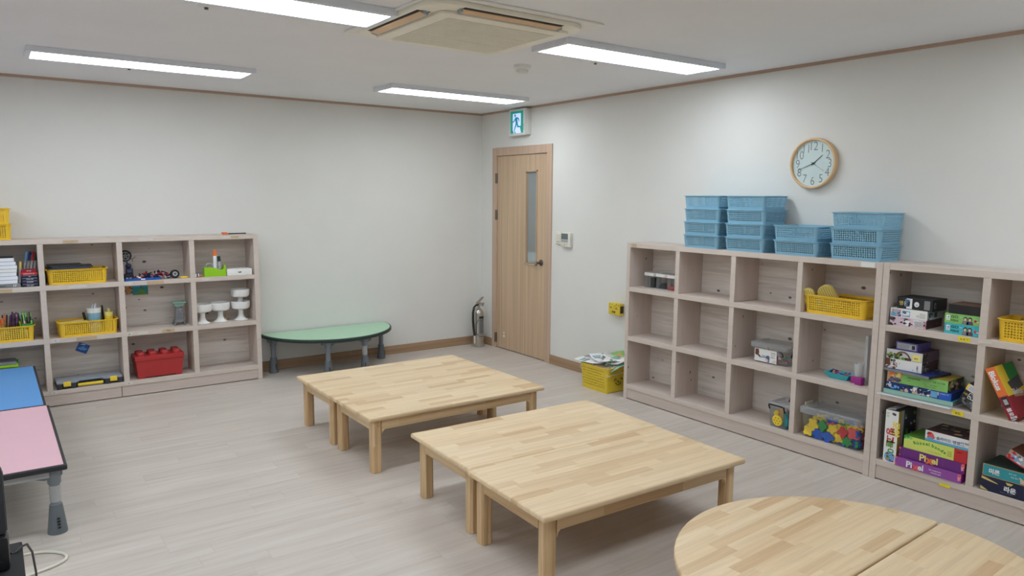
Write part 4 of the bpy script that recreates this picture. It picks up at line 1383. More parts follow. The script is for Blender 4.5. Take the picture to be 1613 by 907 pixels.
cup_of('stick_cup', 'blue and white cup of craft sticks standing in the yellow basket', -3.618, LY + 0.10, bzf, 0.034, 0.050, 0.190, 'blue_plastic', 'white', 'paper', 9, 0.2, 'pale craft stick standing in the blue and white cup', 21, 'craft sticks in the blue and white cup')
MATS_T = 'sky'
cup_of('stick_cup', 'small yellow cup of yellow sticks at the right end of basket', -3.522, LY + 0.10, bzf, 0.024, 0.030, 0.150, 'yellow', 'yellow_pale', 'yellow_pale', 7, 0.2, 'yellow stick standing in the small yellow cup', 22, 'yellow sticks in the small yellow cup')
marker('thick black marker leaning left of the blue and white cup', (-3.660, LY + 0.09, bzf), (-3.690, LY + 0.09, z + 0.165), 0.009, 'black', 'black', 0.3)
marker('dark purple brush leaning between the two stick cups', (-3.552, LY + 0.13, bzf), (-3.562, LY + 0.125, z + 0.205), 0.007, 'maroon', 'black', 0.4)
for k in range(3):
    b = MB(); b.box(-0.09, 0.09, -0.014, 0.014, 0, 0.004, 'straw' if k != 1 else 'yellow_pale')
    o = b.build('wooden_ruler', loc=(-3.760, LY + 0.070 + 0.034 * k, z + 0.098)); o.rotation_euler = (0, -0.06, 0.05 * (k - 1) + 0.06)
    tag(o, ('straw coloured flat stick nearest the rim in the yellow basket', 'pale yellow flat stick in the middle of the yellow basket', 'straw coloured flat stick at the back of the yellow basket')[k], 'ruler', 'flat sticks lying in the yellow basket')
# pens in the left yellow basket
random.seed(8)
pens = []
for k in range(5): pens.append((-4.215 + k * 0.009, 'tan_orange', 'orange', 'orange', 0.0))
for k in range(7): pens.append((-4.168 + k * 0.0105, random.choice(['purple', 'violet', 'navy']), random.choice(['purple', 'navy', 'plum']), 'purple and navy', 0.018))
for k in range(4): pens.append((-4.098 + k * 0.008, random.choice(['white', 'dark_grey', 'black']), 'black', 'black and white', 0.004))
for k in range(26): pens.append((-4.084 + k * 0.0022, random.choice(['pink', 'sky', 'yellow', 'green', 'orange', 'light_green', 'paper', 'lime', 'coral']), random.choice(['green', 'light_green', 'edge_green', 'black', 'mint', 'tan_orange', 'pink']), 'bright multicoloured', random.choice([-0.022, -0.012, 0.004, 0.008])))
for k in range(6): pens.append((-4.20 + k * 0.022, random.choice(['charcoal', 'tan_orange', 'violet', 'coral']), random.choice(['black', 'navy', 'orange']), 'purple and orange', 0.014))
for k in range(3): pens.append((-4.028 + k * 0.008, 'navy', 'plum', 'dark navy', -0.004))
for k, (x, bm_, cm, nm, dx) in enumerate(pens):
    y0 = LY + 0.050 + 0.095 * ((k * 7) % 5) / 5
    marker('%s felt pen standing in the yellow basket at the left edge' % nm, (x, y0, bzf), (x + dx + random.uniform(-0.004, 0.004), y0 + random.uniform(-0.01, 0.01), z + random.uniform(0.150, 0.205)), 0.0046, bm_, cm, 0.3, 'felt pens in the yellow basket', 'felt_pen')
t = thing('pen_tray', 'small bright green pen holder in the yellow basket of pens', 'pen holder', (-4.043, LY + 0.034, z + 0.100), 0)
b = MB(); b.box(-0.035, 0.040, 0, 0.004, 0, 0.022, 'green'); b.box(0.034, 0.040, 0, 0.06, 0, 0.03, 'green'); b.box(-0.035, 0.04, 0, 0.06, -0.004, 0.0, 'green'); b.box(0.018, 0.028, -0.001, 0.004, 0.02, 0.044, 'light_green'); b.build('holder_body', t)

# tower model
t = thing('toy_tower', 'grey toy tower with flared feet and pale green top on the left shelf', 'toy tower', (-3.018, -0.105, z), 0.0)
b = MB()
def sq(r, zz): return [(-r, -r, zz), (r, -r, zz), (r, r, zz), (-r, r, zz)]
levels = [(0.036, 0.028), (0.030, 0.045), (0.027, 0.10), (0.023, 0.15)]
vs = []
for r, zz in levels: vs += sq(r, zz)
fs = [(k * 4 + i, k * 4 + (i + 1) % 4, (k + 1) * 4 + (i + 1) % 4, (k + 1) * 4 + i) for k in range(3) for i in range(4)] + [(3, 2, 1, 0), (12, 13, 14, 15)]
b.add(vs, fs, 'tower_grey')
for zz in (0.05, 0.072, 0.094, 0.116, 0.138):
    r = 0.031 - zz * 0.05
    b.box(-r, r, -r, r, zz, zz + 0.003, 'dark_grey')
random.seed(2)
for i in range(30):
    zz = random.uniform(0.035, 0.145); r = 0.0305 - zz * 0.045; x = random.uniform(-r * 0.8, r * 0.6)
    b.box(x, x + 0.008, -r - 0.0012, -r + 0.003, zz, zz + 0.006, random.choice(['dark_grey', 'light_grey', 'mid_grey']))
b.build('shaft', t)
for sx in (-1, 1):
    for sy in (-1, 1):
        b = MB(); b.tube([(sx * 0.030, sy * 0.030, 0.04), (sx * 0.034, sy * 0.034, 0.02), (sx * 0.040, sy * 0.040, 0.0)], [0.009, 0.008, 0.006], 'tower_grey', 6); b.build('foot', t)
b = MB()
vs = sq(0.023, 0.15) + sq(0.031, 0.158) + sq(0.036, 0.172) + sq(0.050, 0.186) + sq(0.046, 0.190) + sq(0.024, 0.174)
b.add(vs, [(k * 4 + i, k * 4 + (i + 1) % 4, (k + 1) * 4 + (i + 1) % 4, (k + 1) * 4 + i) for k in range(5) for i in range(4)] + [(20, 21, 22, 23)], 'mint')
b.build('top_platform', t)

# footed bowls
def bowl_mb():
    b = MB()
    prof = [(0.056, 0.0), (0.058, 0.003), (0.046, 0.009), (0.030, 0.022), (0.021, 0.045), (0.019, 0.075), (0.022, 0.090), (0.056, 0.094), (0.070, 0.103), (0.0745, 0.120), (0.0755, 0.158), (0.0735, 0.160), (0.0715, 0.157), (0.069, 0.118), (0.060, 0.103), (0.0, 0.101)]
    b.lathe(prof, 0, 0, 'white', 40)
    return b
bw = bowl_mb().build('footed_bowl', loc=(-2.845, -0.135, z)); tag(bw, 'white footed bowl partly hidden by the shelf divider, leftmost of the bowls', 'bowl', 'white footed bowls')
for x, y, zz, lb in ((-2.700, -0.120, z, 'white footed bowl standing alone in the middle of the bowls'), (-2.534, -0.120, z, 'white footed bowl carrying another bowl, right side of left shelf'), (-2.534, -0.120, z + 0.1016, 'white footed bowl on top of another footed bowl')):
    o = bw.copy(); COL.objects.link(o); o.location = (x, y, zz); o['label'] = lb
b = MB()
b.prism([(-0.012, 0.012), (0.006, 0.004), (0.010, 0.016), (-0.004, 0.028)], -0.001, 0.001, 'tan_orange', 'y'); b.prism([(-0.002, 0.026), (0.008, 0.040), (0.004, 0.052), (-0.006, 0.036)], -0.0012, 0.0012, 'tan_orange', 'y')
b.prism([(-0.022, -0.02), (-0.012, 0.012), (-0.006, 0.01), (-0.014, -0.02)], -0.0012, 0.0012, 'tan_orange', 'y')
b.prism([(-0.03, -0.099), (-0.016, -0.02), (-0.010, -0.02), (-0.02, -0.099)], -0.0012, 0.0012, 'tan_orange', 'y')
o = b.build('paper_scrap', loc=(-2.612, -0.045, z + 0.100)); tag(o, 'small tan paper scrap between the bowls', 'paper')

# ------------------------------------------------------------------ left unit, bottom row
z = LZ[0][1] + 0.0005
t = thing('brick_box', 'red toy storage box shaped like a studded brick on left shelf', 'storage box', (-3.193, LY + 0.020, z), 0.015)
b = MB()
w0, w1, d_, hh = 0.160, 0.174, 0.165, 0.142
vs = [(-w0, 0.008, 0.008), (w0, 0.008, 0.008), (w0, d_ - 0.008, 0.008), (-w0, d_ - 0.008, 0.008), (-w1, 0, hh), (w1, 0, hh), (w1, d_, hh), (-w1, d_, hh)]
b.add(vs, [(0, 3, 2, 1), (4, 5, 6, 7), (0, 1, 5, 4), (1, 2, 6, 5), (2, 3, 7, 6), (3, 0, 4, 7)], 'red_plastic')
for sx in (-1, 1):
    for y in (0.008, d_ - 0.038):
        xx = sx * (w0 - 0.022)
        b.box(xx - 0.022, xx + 0.022, y, y + 0.03, 0, 0.012, 'red_plastic')
b.build('box_body', t, bevel=0.003)
b = MB(); b.cbox(-w1 - 0.005, w1 + 0.005, -0.005, d_ + 0.005, hh, hh + 0.037, 0.004, 'red_plastic'); lid = b.build('lid', t)
for i in range(4):
    for j in range(2):
        b = MB(); b.lathe([(0.030, 0), (0.030, 0.022), (0.027, 0.026), (0.0, 0.0265)], (i - 1.5) * 0.087, 0.042 + j * 0.082, 'red_plastic', 28, hh + 0.0365); b.build('stud', lid)

t = thing('parts_case', 'dark parts case with clear lid, yellow latches and yellow handle', 'case', (-3.680, LY + 0.012, z), 0.01)
b = MB()
wb, db = 0.212, 0.200
poly = [(-wb, 0), (-0.088, 0), (-0.070, 0.032), (0.075, 0.032), (0.093, 0), (wb, 0), (wb, db), (-wb, db)]
b.prism(poly, 0.004, 0.040, 'black_matte')
for x in (-0.20, -0.11, 0.115, 0.20):
    b.cbox(x - 0.016, x + 0.016, -0.006, 0.014, 0, 0.040, 0.003, 'charcoal')
b.build('case_body', t)
b = MB()
poly = [(-wb - 0.004, -0.004), (-0.088, -0.004), (-0.062, 0.040), (0.070, 0.040), (0.093, -0.004), (wb + 0.004, -0.004), (wb + 0.004, db + 0.004), (-wb - 0.004, db + 0.004)]
b.prism(poly, 0.0405, 0.052, 'clear_grey'); b.box(-0.12, 0.12, 0.085, 0.175, 0.052, 0.0545, 'clear_grey'); b.build('clear_lid', t, bevel=0.002)
b = MB(); b.box(-0.19, -0.10, 0.02, 0.07, 0.0402, 0.0412, 'slate_blue'); b.box(-0.06, 0.08, 0.05, 0.09, 0.0402, 0.0412, 'sky'); b.box(0.10, 0.19, 0.10, 0.17, 0.0402, 0.0412, 'slate_blue'); b.box(-0.19, 0.05, 0.11, 0.17, 0.0402, 0.0412, 'light_grey'); b.build('contents_sheet', t)
for x in (-0.150, 0.155):
    b = MB(); b.cbox(x - 0.024, x + 0.024, -0.012, 0.004, 0.018, 0.054, 0.004, 'yellow'); b.box(x - 0.014, x + 0.014, -0.0125, -0.011, 0.024, 0.027, 'straw'); b.build('latch', t)
b = MB(); b.cbox(-0.082, 0.086, -0.004, 0.012, 0.010, 0.030, 0.006, 'yellow'); b.build('handle', t)

t = thing('lidded_box', 'storage box with bright green lid rim behind the blue table', 'storage box', (-4.255, LY + 0.012, z), 0)
b = MB(); b.cbox(-0.128, 0.128, 0.004, 0.19, 0, 0.205, 0.006, 'clear_grey'); b.build('box_body', t)
b = MB(); b.cbox(-0.138, 0.138, -0.004, 0.2, 0.205, 0.222, 0.004, 'lime'); b.cbox(-0.128, 0.128, 0.004, 0.19, 0.222, 0.238, 0.005, 'mid_grey'); b.cbox(0.124, 0.140, 0.06, 0.13, 0.19, 0.236, 0.003, 'green'); b.build('lid', t)

# ------------------------------------------------------------------ right unit contents (local x = viewer's right, y = into the shelf)
def RL(x, y): return (x, y)
# jars
z = RZ[2][1] + 0.0005
for k, (y, x, cont, lb) in enumerate(((-2.548, -0.122, 'black', 'clear jar with white lid and dark contents, leftmost of three jars'), (-2.662, -0.118, 'charcoal', 'clear jar with white lid, middle of the three jars'), (-2.775, -0.122, 'red', 'clear jar with white lid and a red piece, beside the shelf divider'))):
    t = thing('storage_jar', lb, 'jar', (x, y, z), RS, 'clear jars with white lids')
    pth = [p for p, nm in rrect(0.098, 0.098, 0.016, 4)]
    b = MB(); b.prism(pth, 0.0, 0.003, 'clear_plastic'); nseg = len(pth)
    b.add([(p[0], p[1], 0.0) for p in pth] + [(p[0], p[1], 0.090) for p in pth], [(i, (i + 1) % nseg, nseg + (i + 1) % nseg, nseg + i) for i in range(nseg)], 'clear_plastic', True)
    b.build('jar_body', t)
    b = MB(); b.prism([p for p, nm in rrect(0.106, 0.106, 0.020, 4)], 0.0905, 0.112, 'white', smooth=True); b.prism([p for p, nm in rrect(0.086, 0.086, 0.016, 4)], 0.112, 0.1145, 'light_grey'); b.build('lid', t)
    if k == 0:
        b = MB(); b.cbox(0.0, 0.042, -0.03, 0.035, 0.0035, 0.075, 0.004, 'black')
        o = b.build('jar_filling', loc=(x, y, z)); o.rotation_euler = (0, 0, RS); tag(o, 'dark block standing inside the leftmost clear jar', 'toy part')
    elif k == 1:
        b = MB(); b.prism([(-0.036, 0.0035), (0.044, 0.0035), (0.044, 0.040), (0.0, 0.044), (-0.02, 0.02)], -0.03, 0.035, 'black', 'y')
        o = b.build('jar_filling', loc=(x, y, z)); o.rotation_euler = (0, 0, RS); tag(o, 'black piece lying inside the middle clear jar', 'toy part')
    else:
        b = MB(); b.cbox(-0.04, 0.036, -0.036, 0.03, 0.0035, 0.026, 0.005, 'red')
        o = b.build('jar_filling', loc=(x, y, z)); o.rotation_euler = (0, 0, RS); tag(o, 'red piece lying in the jar beside the divider', 'toy part')

# striped cushions etc. in the yellow basket of the right unit
def tongue(name, label, w_, L, th, m1, m2, loc, rot, n=7, group=None):
    b = MB()
    def outline(k0=0.0):
        pts = [(-w_ / 2 * 0.85, 0), (w_ / 2 * 0.85, 0), (w_ / 2, L * 0.45)]
        pts += [(w_ / 2 * math.cos(a), L * 0.72 + w_ / 2 * 0.9 * math.sin(a)) for a in [i * PI / 10 for i in range(11)]]
        pts += [(-w_ / 2, L * 0.45)]
        return pts
    b.prism(outline(), -th / 2, th / 2, m1, 'y', True)
    for k in range(n):
        x = -w_ / 2 + (k + 0.5) * w_ / n
        hgt = L * 0.72 + w_ / 2 * 0.85 * math.sqrt(max(0, 1 - (2 * x / w_) ** 2))
        b.box(x - w_ / n * 0.16, x + w_ / n * 0.16, -th / 2 - 0.0012, th / 2 + 0.0012, 0.006, hgt - 0.006, m2)
    o = b.build(name, loc=loc, bevel=0)
    o.rotation_euler = rot
    return tag(o, label, 'cushion', group)
zb = z + 0.006
CG = 'striped cushions in the yellow basket'
tongue('toy_cushion', 'pale yellow striped cushion leaning at the left end of the basket', 0.075, 0.135, 0.022, 'yellow_pale', 'olive_stripe', (-0.200, -3.945, zb + 0.018), (0.20, -0.42, RS), 6, CG)
tongue('toy_cushion', 'large olive striped cushion standing in the yellow basket', 0.100, 0.190, 0.024, 'straw', 'olive_stripe', (-0.185, -4.078, zb + 0.004), (0.22, -0.42, RS), 7, CG)
tongue('toy_cushion', 'dusty pink cushion behind the large striped cushion', 0.09, 0.14, 0.02, 'pink', 'plum', (-0.130, -4.035, zb + 0.002), (0.2, -0.25, RS), 5, CG)
tongue('toy_cushion', 'light cyan cushion lying low between the striped cushions', 0.080, 0.112, 0.02, 'aqua', 'sky', (-0.196, -4.012, zb + 0.004), (0.12, -0.12, RS), 5, CG)

# ---- generic clear tub
def tub(name, label, w_, d_, h_, loc, rz, body, lidm, lid_h=0.03, taper=0.012, group=None, over=0.010):
    t = thing(name, label, 'storage box', loc, rz, group)
    lo = [p for p, nm in rrect(w_ - 2 * taper, d_ - 2 * taper, 0.022, 4)]
    hi = [p for p, nm in rrect(w_, d_, 0.026, 4)]
    n = len(lo)
    b = MB(); b.add([(p[0], p[1], 0) for p in lo] + [(p[0], p[1], h_ - lid_h) for p in hi], [(i, (i + 1) % n, n + (i + 1) % n, n + i) for i in range(n)], body, True)
    b.prism(lo, 0.0, 0.002, body)
    b.build('tub_body', t)
    ov = [p for p, nm in rrect(w_ + 2 * over, d_ + 2 * over, 0.03, 4)]
    o2 = [p for p, nm in rrect(w_ - 0.02, d_ - 0.02, 0.024, 4)]
    b = MB()
    z0, z1 = h_ - lid_h, h_
    b.add([(p[0], p[1], z0) for p in ov] + [(p[0], p[1], z1 - 0.006) for p in ov] + [(p[0], p[1], z1) for p in o2] + [(p[0], p[1], z1 - 0.008) for p in [q for q, nm in rrect(w_ - 0.05, d_ - 0.05, 0.02, 4)]],
          [(k * n + i, k * n + (i + 1) % n, (k + 1) * n + (i + 1) % n, (k + 1) * n + i) for k in range(3) for i in range(n)] + [tuple(range(3 * n, 4 * n))], lidm, True)
    b.build('lid', t)
    return t

# labelled clear box (middle row, third cell)
z = RZ[1][1] + 0.0005
cb = tub('clear_box', 'clear lidded box with white picture label, third cubby of middle row', 0.272, 0.165, 0.132, (-0.190 + 0.092, -3.632, z), RS, 'clear_plastic', 'clear_lid', 0.034)
b = MB(); b.M = Matrix.Translation((-0.105, -0.0838, 0))
b.box(0.0, 0.165, -0.0012, 0.0, 0.008, 0.090, 'white')
b.prism([(0.004, 0.052), (0.012, 0.044), (0.030, 0.046), (0.034, 0.062), (0.030, 0.086), (0.006, 0.086)], -0.0018, -0.001, 'brown', 'y')
b.prism([(0.026, 0.052), (0.044, 0.046), (0.040, 0.036), (0.026, 0.042)], -0.0019, -0.001, 'dark_brown', 'y')
b.prism([(0.098, 0.010), (0.112, 0.010), (0.114, 0.044), (0.106, 0.054), (0.090, 0.050), (0.084, 0.034)], -0.0018, -0.001, 'slate_blue', 'y')
b.prism([(0.080, 0.020), (0.098, 0.012), (0.106, 0.022), (0.090, 0.036)], -0.0019, -0.001, 'pale_pink', 'y')
b.prism([(0.036, 0.032), (0.088, 0.038), (0.088, 0.042), (0.036, 0.037)], -0.0018, -0.001, 'black', 'y')
b.box(0.056, 0.082, -0.0018, -0.001, 0.044, 0.050, 'sky')
for k, (x, zz, L) in enumerate(((0.122, 0.074, 0.03), (0.122, 0.068, 0.036), (0.122, 0.058, 0.034), (0.122, 0.048, 0.026), (0.122, 0.042, 0.034), (0.142, 0.024, 0.02), (0.128, 0.014, 0.034))):
    b.box(x, x + L, -0.0017, -0.001, zz, zz + 0.0022, 'ink_grey')
tag(b.build('picture_label', cb), 'white paper label with brown and blue pictures')
b = MB(); b.tube([(0.140, -0.045, 0.060), (0.152, -0.045, 0.100), (0.158, -0.02, 0.116), (0.158, 0.02, 0.116), (0.152, 0.045, 0.100), (0.140, 0.045, 0.060)], 0.0055, 'black', 8); b.build('handle', cb)
random.seed(31)
for k in range(44):
    m, nm = random.choice([('coral', 'coral red'), ('aqua', 'turquoise'), ('pink', 'pink'), ('navy', 'navy'), ('olive_stripe', 'ochre'), ('teal', 'teal'), ('tan', 'tan'), ('paper', 'white'), ('green', 'green')])
    b = MB(); s = random.uniform(0.010, 0.015)
    pts = [(s * (1.0 if i % 2 else 0.55) * math.cos(i * PI / 5), s * (1.0 if i % 2 else 0.55) * math.sin(i * PI / 5)) for i in range(10)]
    b.prism(pts, -0.004, 0.004, m, 'y')
    o = b.build('counting_piece', loc=(-0.098 + random.choice([-0.058, -0.05, -0.04]) + (0 if k % 3 else 0.05), -3.632 + random.uniform(-0.108, 0.108), z + random.uniform(0.016, 0.080)))
    o.rotation_euler = (random.uniform(-0.3, 0.3), random.uniform(-PI, PI), RS + random.uniform(-0.5, 0.5))
    tag(o, '%s small plastic piece inside the labelled clear box' % nm, 'toy part', 'small pieces in the labelled clear box')

# teal tray with small pieces, purple puzzle and clear pieces (middle row, fourth cell)
t = thing('teal_tray', 'small teal sloped tray holding bright pieces, fourth cubby', 'tray', (-0.152, -4.110, z), RS)
b = MB()
lo = [(-0.052, -0.030), (0.052, -0.030), (0.052, 0.030), (-0.052, 0.030)]; hi = [(-0.080, -0.052), (0.080, -0.052), (0.080, 0.052), (-0.080, 0.052)]
li = [(-0.049, -0.027), (0.049, -0.027), (0.049, 0.027), (-0.049, 0.027)]; hi2 = [(-0.077, -0.049), (0.077, -0.049), (0.077, 0.049), (-0.077, 0.049)]
vs = [(p[0], p[1], 0) for p in lo] + [(p[0], p[1], 0.036) for p in hi] + [(p[0], p[1], 0.036) for p in hi2] + [(p[0], p[1], 0.004) for p in li]
b.add(vs, [(3, 2, 1, 0), (12, 13, 14, 15)] + [(k * 4 + i, k * 4 + (i + 1) % 4, (k + 1) * 4 + (i + 1) % 4, (k + 1) * 4 + i) for k in range(3) for i in range(4)], 'aqua')
b.build('tray_body', t)
random.seed(41)
for k in range(16):
    m, nm = random.choice([('orange', 'orange'), ('blue', 'blue'), ('purple_light', 'purple'), ('deep_blue', 'blue'), ('tan_orange', 'orange')])
    b = MB(); b.cbox(-0.014, 0.014, -0.006, 0.006, -0.004, 0.004, 0.002, m)
    o = b.build('game_piece', loc=(-0.152 + random.uniform(-0.028, 0.028), -4.110 + random.uniform(-0.055, 0.055), z + 0.026 + random.uniform(0, 0.012)))
    o.rotation_euler = (random.uniform(-0.4, 0.4), random.uniform(-0.5, 0.5), random.uniform(0, PI)); tag(o, '%s small game piece in the teal tray' % nm, 'toy part', 'small game pieces in the teal tray')
t = thing('purple_puzzle', 'purple block puzzle beside the teal tray', 'puzzle', (-0.200, -4.232, z), RS)
b = MB(); b.cbox(-0.036, 0.002, 0.004, 0.040, 0, 0.038, 0.002, 'magenta'); b.cbox(0.0025, 0.040, -0.020, 0.020, 0, 0.042, 0.002, 'magenta'); b.box(-0.034, 0.0, 0.006, 0.038, 0.038, 0.040, 'orange'); b.build('blocks', t)
t = thing('clear_tube', 'clear plastic tumbler standing on the purple puzzle', 'tumbler', (-0.178, -4.232, z + 0.0425), RS)
b = MB(); b.lathe([(0.022, 0), (0.026, 0.075)], 0, 0, 'frosted', 18, cap=False); b.lathe([(0.0, 0.001), (0.022, 0.001)], 0, 0, 'frosted', 18, cap=False)
b.lathe([(0.012, 0), (0.013, 0.078)], 0.002, 0, 'frosted', 12, cap=False); b.build('tumbler_wall', t)
t = thing('clear_stand', 'tall frosted plastic panel standing against the cubby side', 'panel', (-0.172, -4.266, z + 0.0), RS)
b = MB(); b.cbox(-0.008, 0.008, 0, 0.13, 0, 0.285, 0.003, 'frosted'); b.box(-0.0085, 0.0085, -0.0006, 0.006, 0.002, 0.283, 'frosted'); b.build('panel_body', t)

# bottom row tubs
z = RZ[0][1] + 0.0005
st = tub('clear_box', 'small clear lidded box with black handles, bottom row', 0.150, 0.215, 0.158, (-0.262 + 0.118, -3.766, z), RS, 'clear_plastic', 'clear_lid', 0.028, 0.009, 'clear boxes in the bottom row', over=0.006)
b = MB(); b.tube([(-0.054, -0.112, 0.116), (-0.058, -0.120, 0.140), (-0.050, -0.122, 0.146), (0.040, -0.122, 0.146), (0.050, -0.120, 0.140), (0.054, -0.112, 0.108)], 0.005, 'black', 8); b.build('handle', st)
b = MB(); b.tube([(0.0, 0.012, 0.150), (0.0, 0.02, 0.166), (0.06, 0.03, 0.168), (0.064, 0.03, 0.152)], 0.006, 'black', 8); b.build('lid_handle', st)
def disc_toy(label, m, r, loc, rot, holes):
    b = MB(); b.M = Matrix.Rotation(PI / 2, 4, 'X'); b.lathe([(r * 0.94, -0.007), (r, -0.004), (r, 0.004), (r * 0.94, 0.007)], 0, 0, m, 28)
    if holes:
        for hx, hy in [(0, 0)] + [(0.55 * r * math.cos(i * PI / 3), 0.55 * r * math.sin(i * PI / 3)) for i in range(6)]:
            b.lathe([(r * 0.09, 0.007), (r * 0.09, 0.0078)], hx, hy, 'dark_brown', 10)
    b.M = Matrix.Identity(4)
    o = b.build('toy_disc', loc=loc); o.rotation_euler = rot
    return tag(o, label, 'toy', 'round toys in the small clear box')
disc_toy('yellow toy disc with holes at the front of the small clear box', 'yellow', 0.036, (-0.240, -3.762, z + 0.046), (0.1, 0, RS), True)
disc_toy('teal toy disc inside the small clear box', 'teal', 0.050, (-0.215, -3.800, z + 0.056), (0.05, 0, RS - 0.7), False)
disc_toy('red toy disc inside the small clear box', 'red', 0.034, (-0.185, -3.800, z + 0.038), (0.1, 0, RS - 0.7), False)
disc_toy('peach toy disc inside the small clear box', 'tan_orange', 0.038, (-0.20, -3.770, z + 0.082), (0.05, 0, RS), False)
disc_toy('grey blue toy disc at the back of the small clear box', 'slate_blue', 0.048, (-0.165, -3.757, z + 0.070), (0.05, 0, RS), False)
disc_toy('small yellow toy disc above the others in the small clear box', 'yellow', 0.018, (-0.225, -3.742, z + 0.086), (0.1, 0, RS), False)

bt = tub('clear_box', 'large clear lidded box of colourful foam puzzle pieces, bottom row', 0.378, 0.212, 0.185, (-0.264 + 0.114, -4.118, z), RS, 'clear_plastic', 'clear_lid', 0.036, 0.014, 'clear boxes in the bottom row', over=0.012)
b = MB(); b.cbox(0.196, 0.206, -0.04, 0.04, 0.100, 0.160, 0.003, 'white_plastic'); b.build('clip', bt)
b = MB(); b.cbox(-0.208, -0.198, -0.04, 0.04, 0.160, 0.196, 0.003, 'cream_plastic'); b.build('clip', bt)
b = MB()
for k in range(5):
    x = -0.15 + k * 0.068
    b.box(x, x + 0.048, -0.1085, -0.096, 0.1805, 0.1835, 'clear_grey')
b.build('lid_ridges', bt)
random.seed(77)
def blob(s, th, m):
    b = MB()
    n = 48
    k = random.choice([4, 5, 5, 6]); ph = random.uniform(0, 6); el = random.choice([1.0, 1.0, 1.35, 0.8])
    pts = [(s * (1 + 0.17 * math.tanh(2.2 * math.sin(k * a + ph))) * math.cos(a) * el, s * (1 + 0.17 * math.tanh(2.2 * math.sin(k * a + ph))) * math.sin(a)) for a in [2 * PI * i / n for i in range(n)]]
    b.prism(pts, -th / 2, th / 2, m, 'y', True)
    return b
seqc = ['yellow', 'red', 'blue', 'yellow', 'green', 'yellow', 'blue', 'coral', 'yellow', 'green']
nmc = {'yellow': 'yellow', 'red': 'red', 'blue': 'blue', 'green': 'green', 'coral': 'coral'}
for lay, (xo, cnt) in enumerate(((-0.238, 10), (-0.221, 11), (-0.204, 12), (-0.15, 18))):
    for k in range(cnt):
        m = random.choice(seqc) if lay else seqc[(k * 3) % 10]
        y = -3.965 - (k + 0.5) * 0.31 / cnt + random.uniform(-0.008, 0.008)
        zz = z + 0.036 + (0.050 if k % 2 else 0.0) + random.uniform(-0.002, 0.010) + (0.0 if lay < 2 else 0.008)
        o = blob(random.uniform(0.027, 0.034), 0.012, m).build('foam_piece', loc=(xo, y, zz))
        o.rotation_euler = (random.uniform(-0.2, 0.2), random.uniform(-PI, PI), RS + random.uniform(-0.25, 0.25))
        tag(o, '%s foam puzzle piece in the large clear box' % nmc[m], 'toy part', 'foam puzzle pieces in the large clear box')
for k in range(8):
    m = ('blue', 'red', 'yellow', 'blue', 'green', 'red', 'yellow', 'blue')[k]
    o = blob(0.023, 0.013, m).build('foam_piece', loc=(-0.222 + (k % 4) * 0.042, -4.284, z + 0.036 + (0.056 if k < 4 else 0)))
    o.rotation_euler = (0, random.uniform(-PI, PI), PI); tag(o, '%s foam puzzle piece in the large clear box' % nmc[m], 'toy part', 'foam puzzle pieces in the large clear box')

# ------------------------------------------------------------------ board games, second right unit
def art(b, x0, x1, z0, z1, pal, n, seed, y=-0.0006, smin=0.006, smax=0.02):
    rnd = random.Random(seed)
    for i in range(n):
        s = rnd.uniform(smin, smax); cx, cz = rnd.uniform(x0 + s * .3, x1 - s * .3), rnd.uniform(z0 + s * .3, z1 - s * .3)
        k = rnd.choice([4, 5, 6, 7]); ph = rnd.uniform(0, 6)
        pts = []
        for q in range(k):
            a = ph + 2 * PI * q / k; r = s * rnd.uniform(0.5, 1.0)
            pts.append((min(x1, max(x0, cx + r * math.cos(a))), min(z1, max(z0, cz + r * 0.8 * math.sin(a)))))
        ys = y - i * 0.000012
        b.add([(p[0], ys, p[1]) for p in pts], [tuple(range(k))], rnd.choice(pal))

def game(name, label, y_left, w_, h_, d_, z0, front, top=None, side=None, x_front=-0.25, rz=0.0, deco=None, group=None, cat='board game', tilt=0.0, sdeco=None):
    """box on the right shelf: front face towards the room; y_left is the world y of its left edge"""
    b = MB()
    b.box(0, w_, 0, d_, 0, h_, front, top=top, side=side)
    if deco: deco(b, w_, h_)
    if sdeco:
        Ms = b.M.copy()
        b.M = Matrix.Translation((w_, 0, 0)) @ Matrix.Rotation(PI / 2, 4, 'Z')
        sdeco(b, d_, h_)
        b.M = Ms
    o = b.build(name, loc=(x_front, y_left, z0))
    o.rotation_euler = (0, tilt, 0) if False else (0, 0, RS + rz)
    return tag(o, label, cat, group)

GB = 'board game boxes on the right shelf'
z1r = RZ[2][1] + 0.0005
def d_pink(b, w, h):
    art(b, 0, w, 0, h, ['pink', 'dark_brown', 'plum', 'white', 'pale_pink', 'charcoal'], 46, 1); b.box(w * 0.68, w * 0.93, -0.0014, 0, h * 0.15, h * 0.85, 'paper_shade')
    for k in range(4): b.box(w * 0.70, w * 0.90, -0.002, -0.0012, h * (0.25 + 0.14 * k), h * (0.29 + 0.14 * k), 'ink_grey')
def d_pinks(b, w, h):
    art(b, 0, w * 0.5, 0, h, ['dark_brown', 'charcoal', 'plum'], 12, 4); b.text('mini', h * 0.4, 'red', w * 0.6, h * 0.35, -0.001)
game('board_game', 'pale pink patterned game box lying lowest under the white box', -4.424, 0.188, 0.047, 0.19, z1r, 'pale_pink', 'pale_pink', 'maroon', deco=d_pink, sdeco=d_pinks, group=GB, rz=0.03, x_front=-0.246)
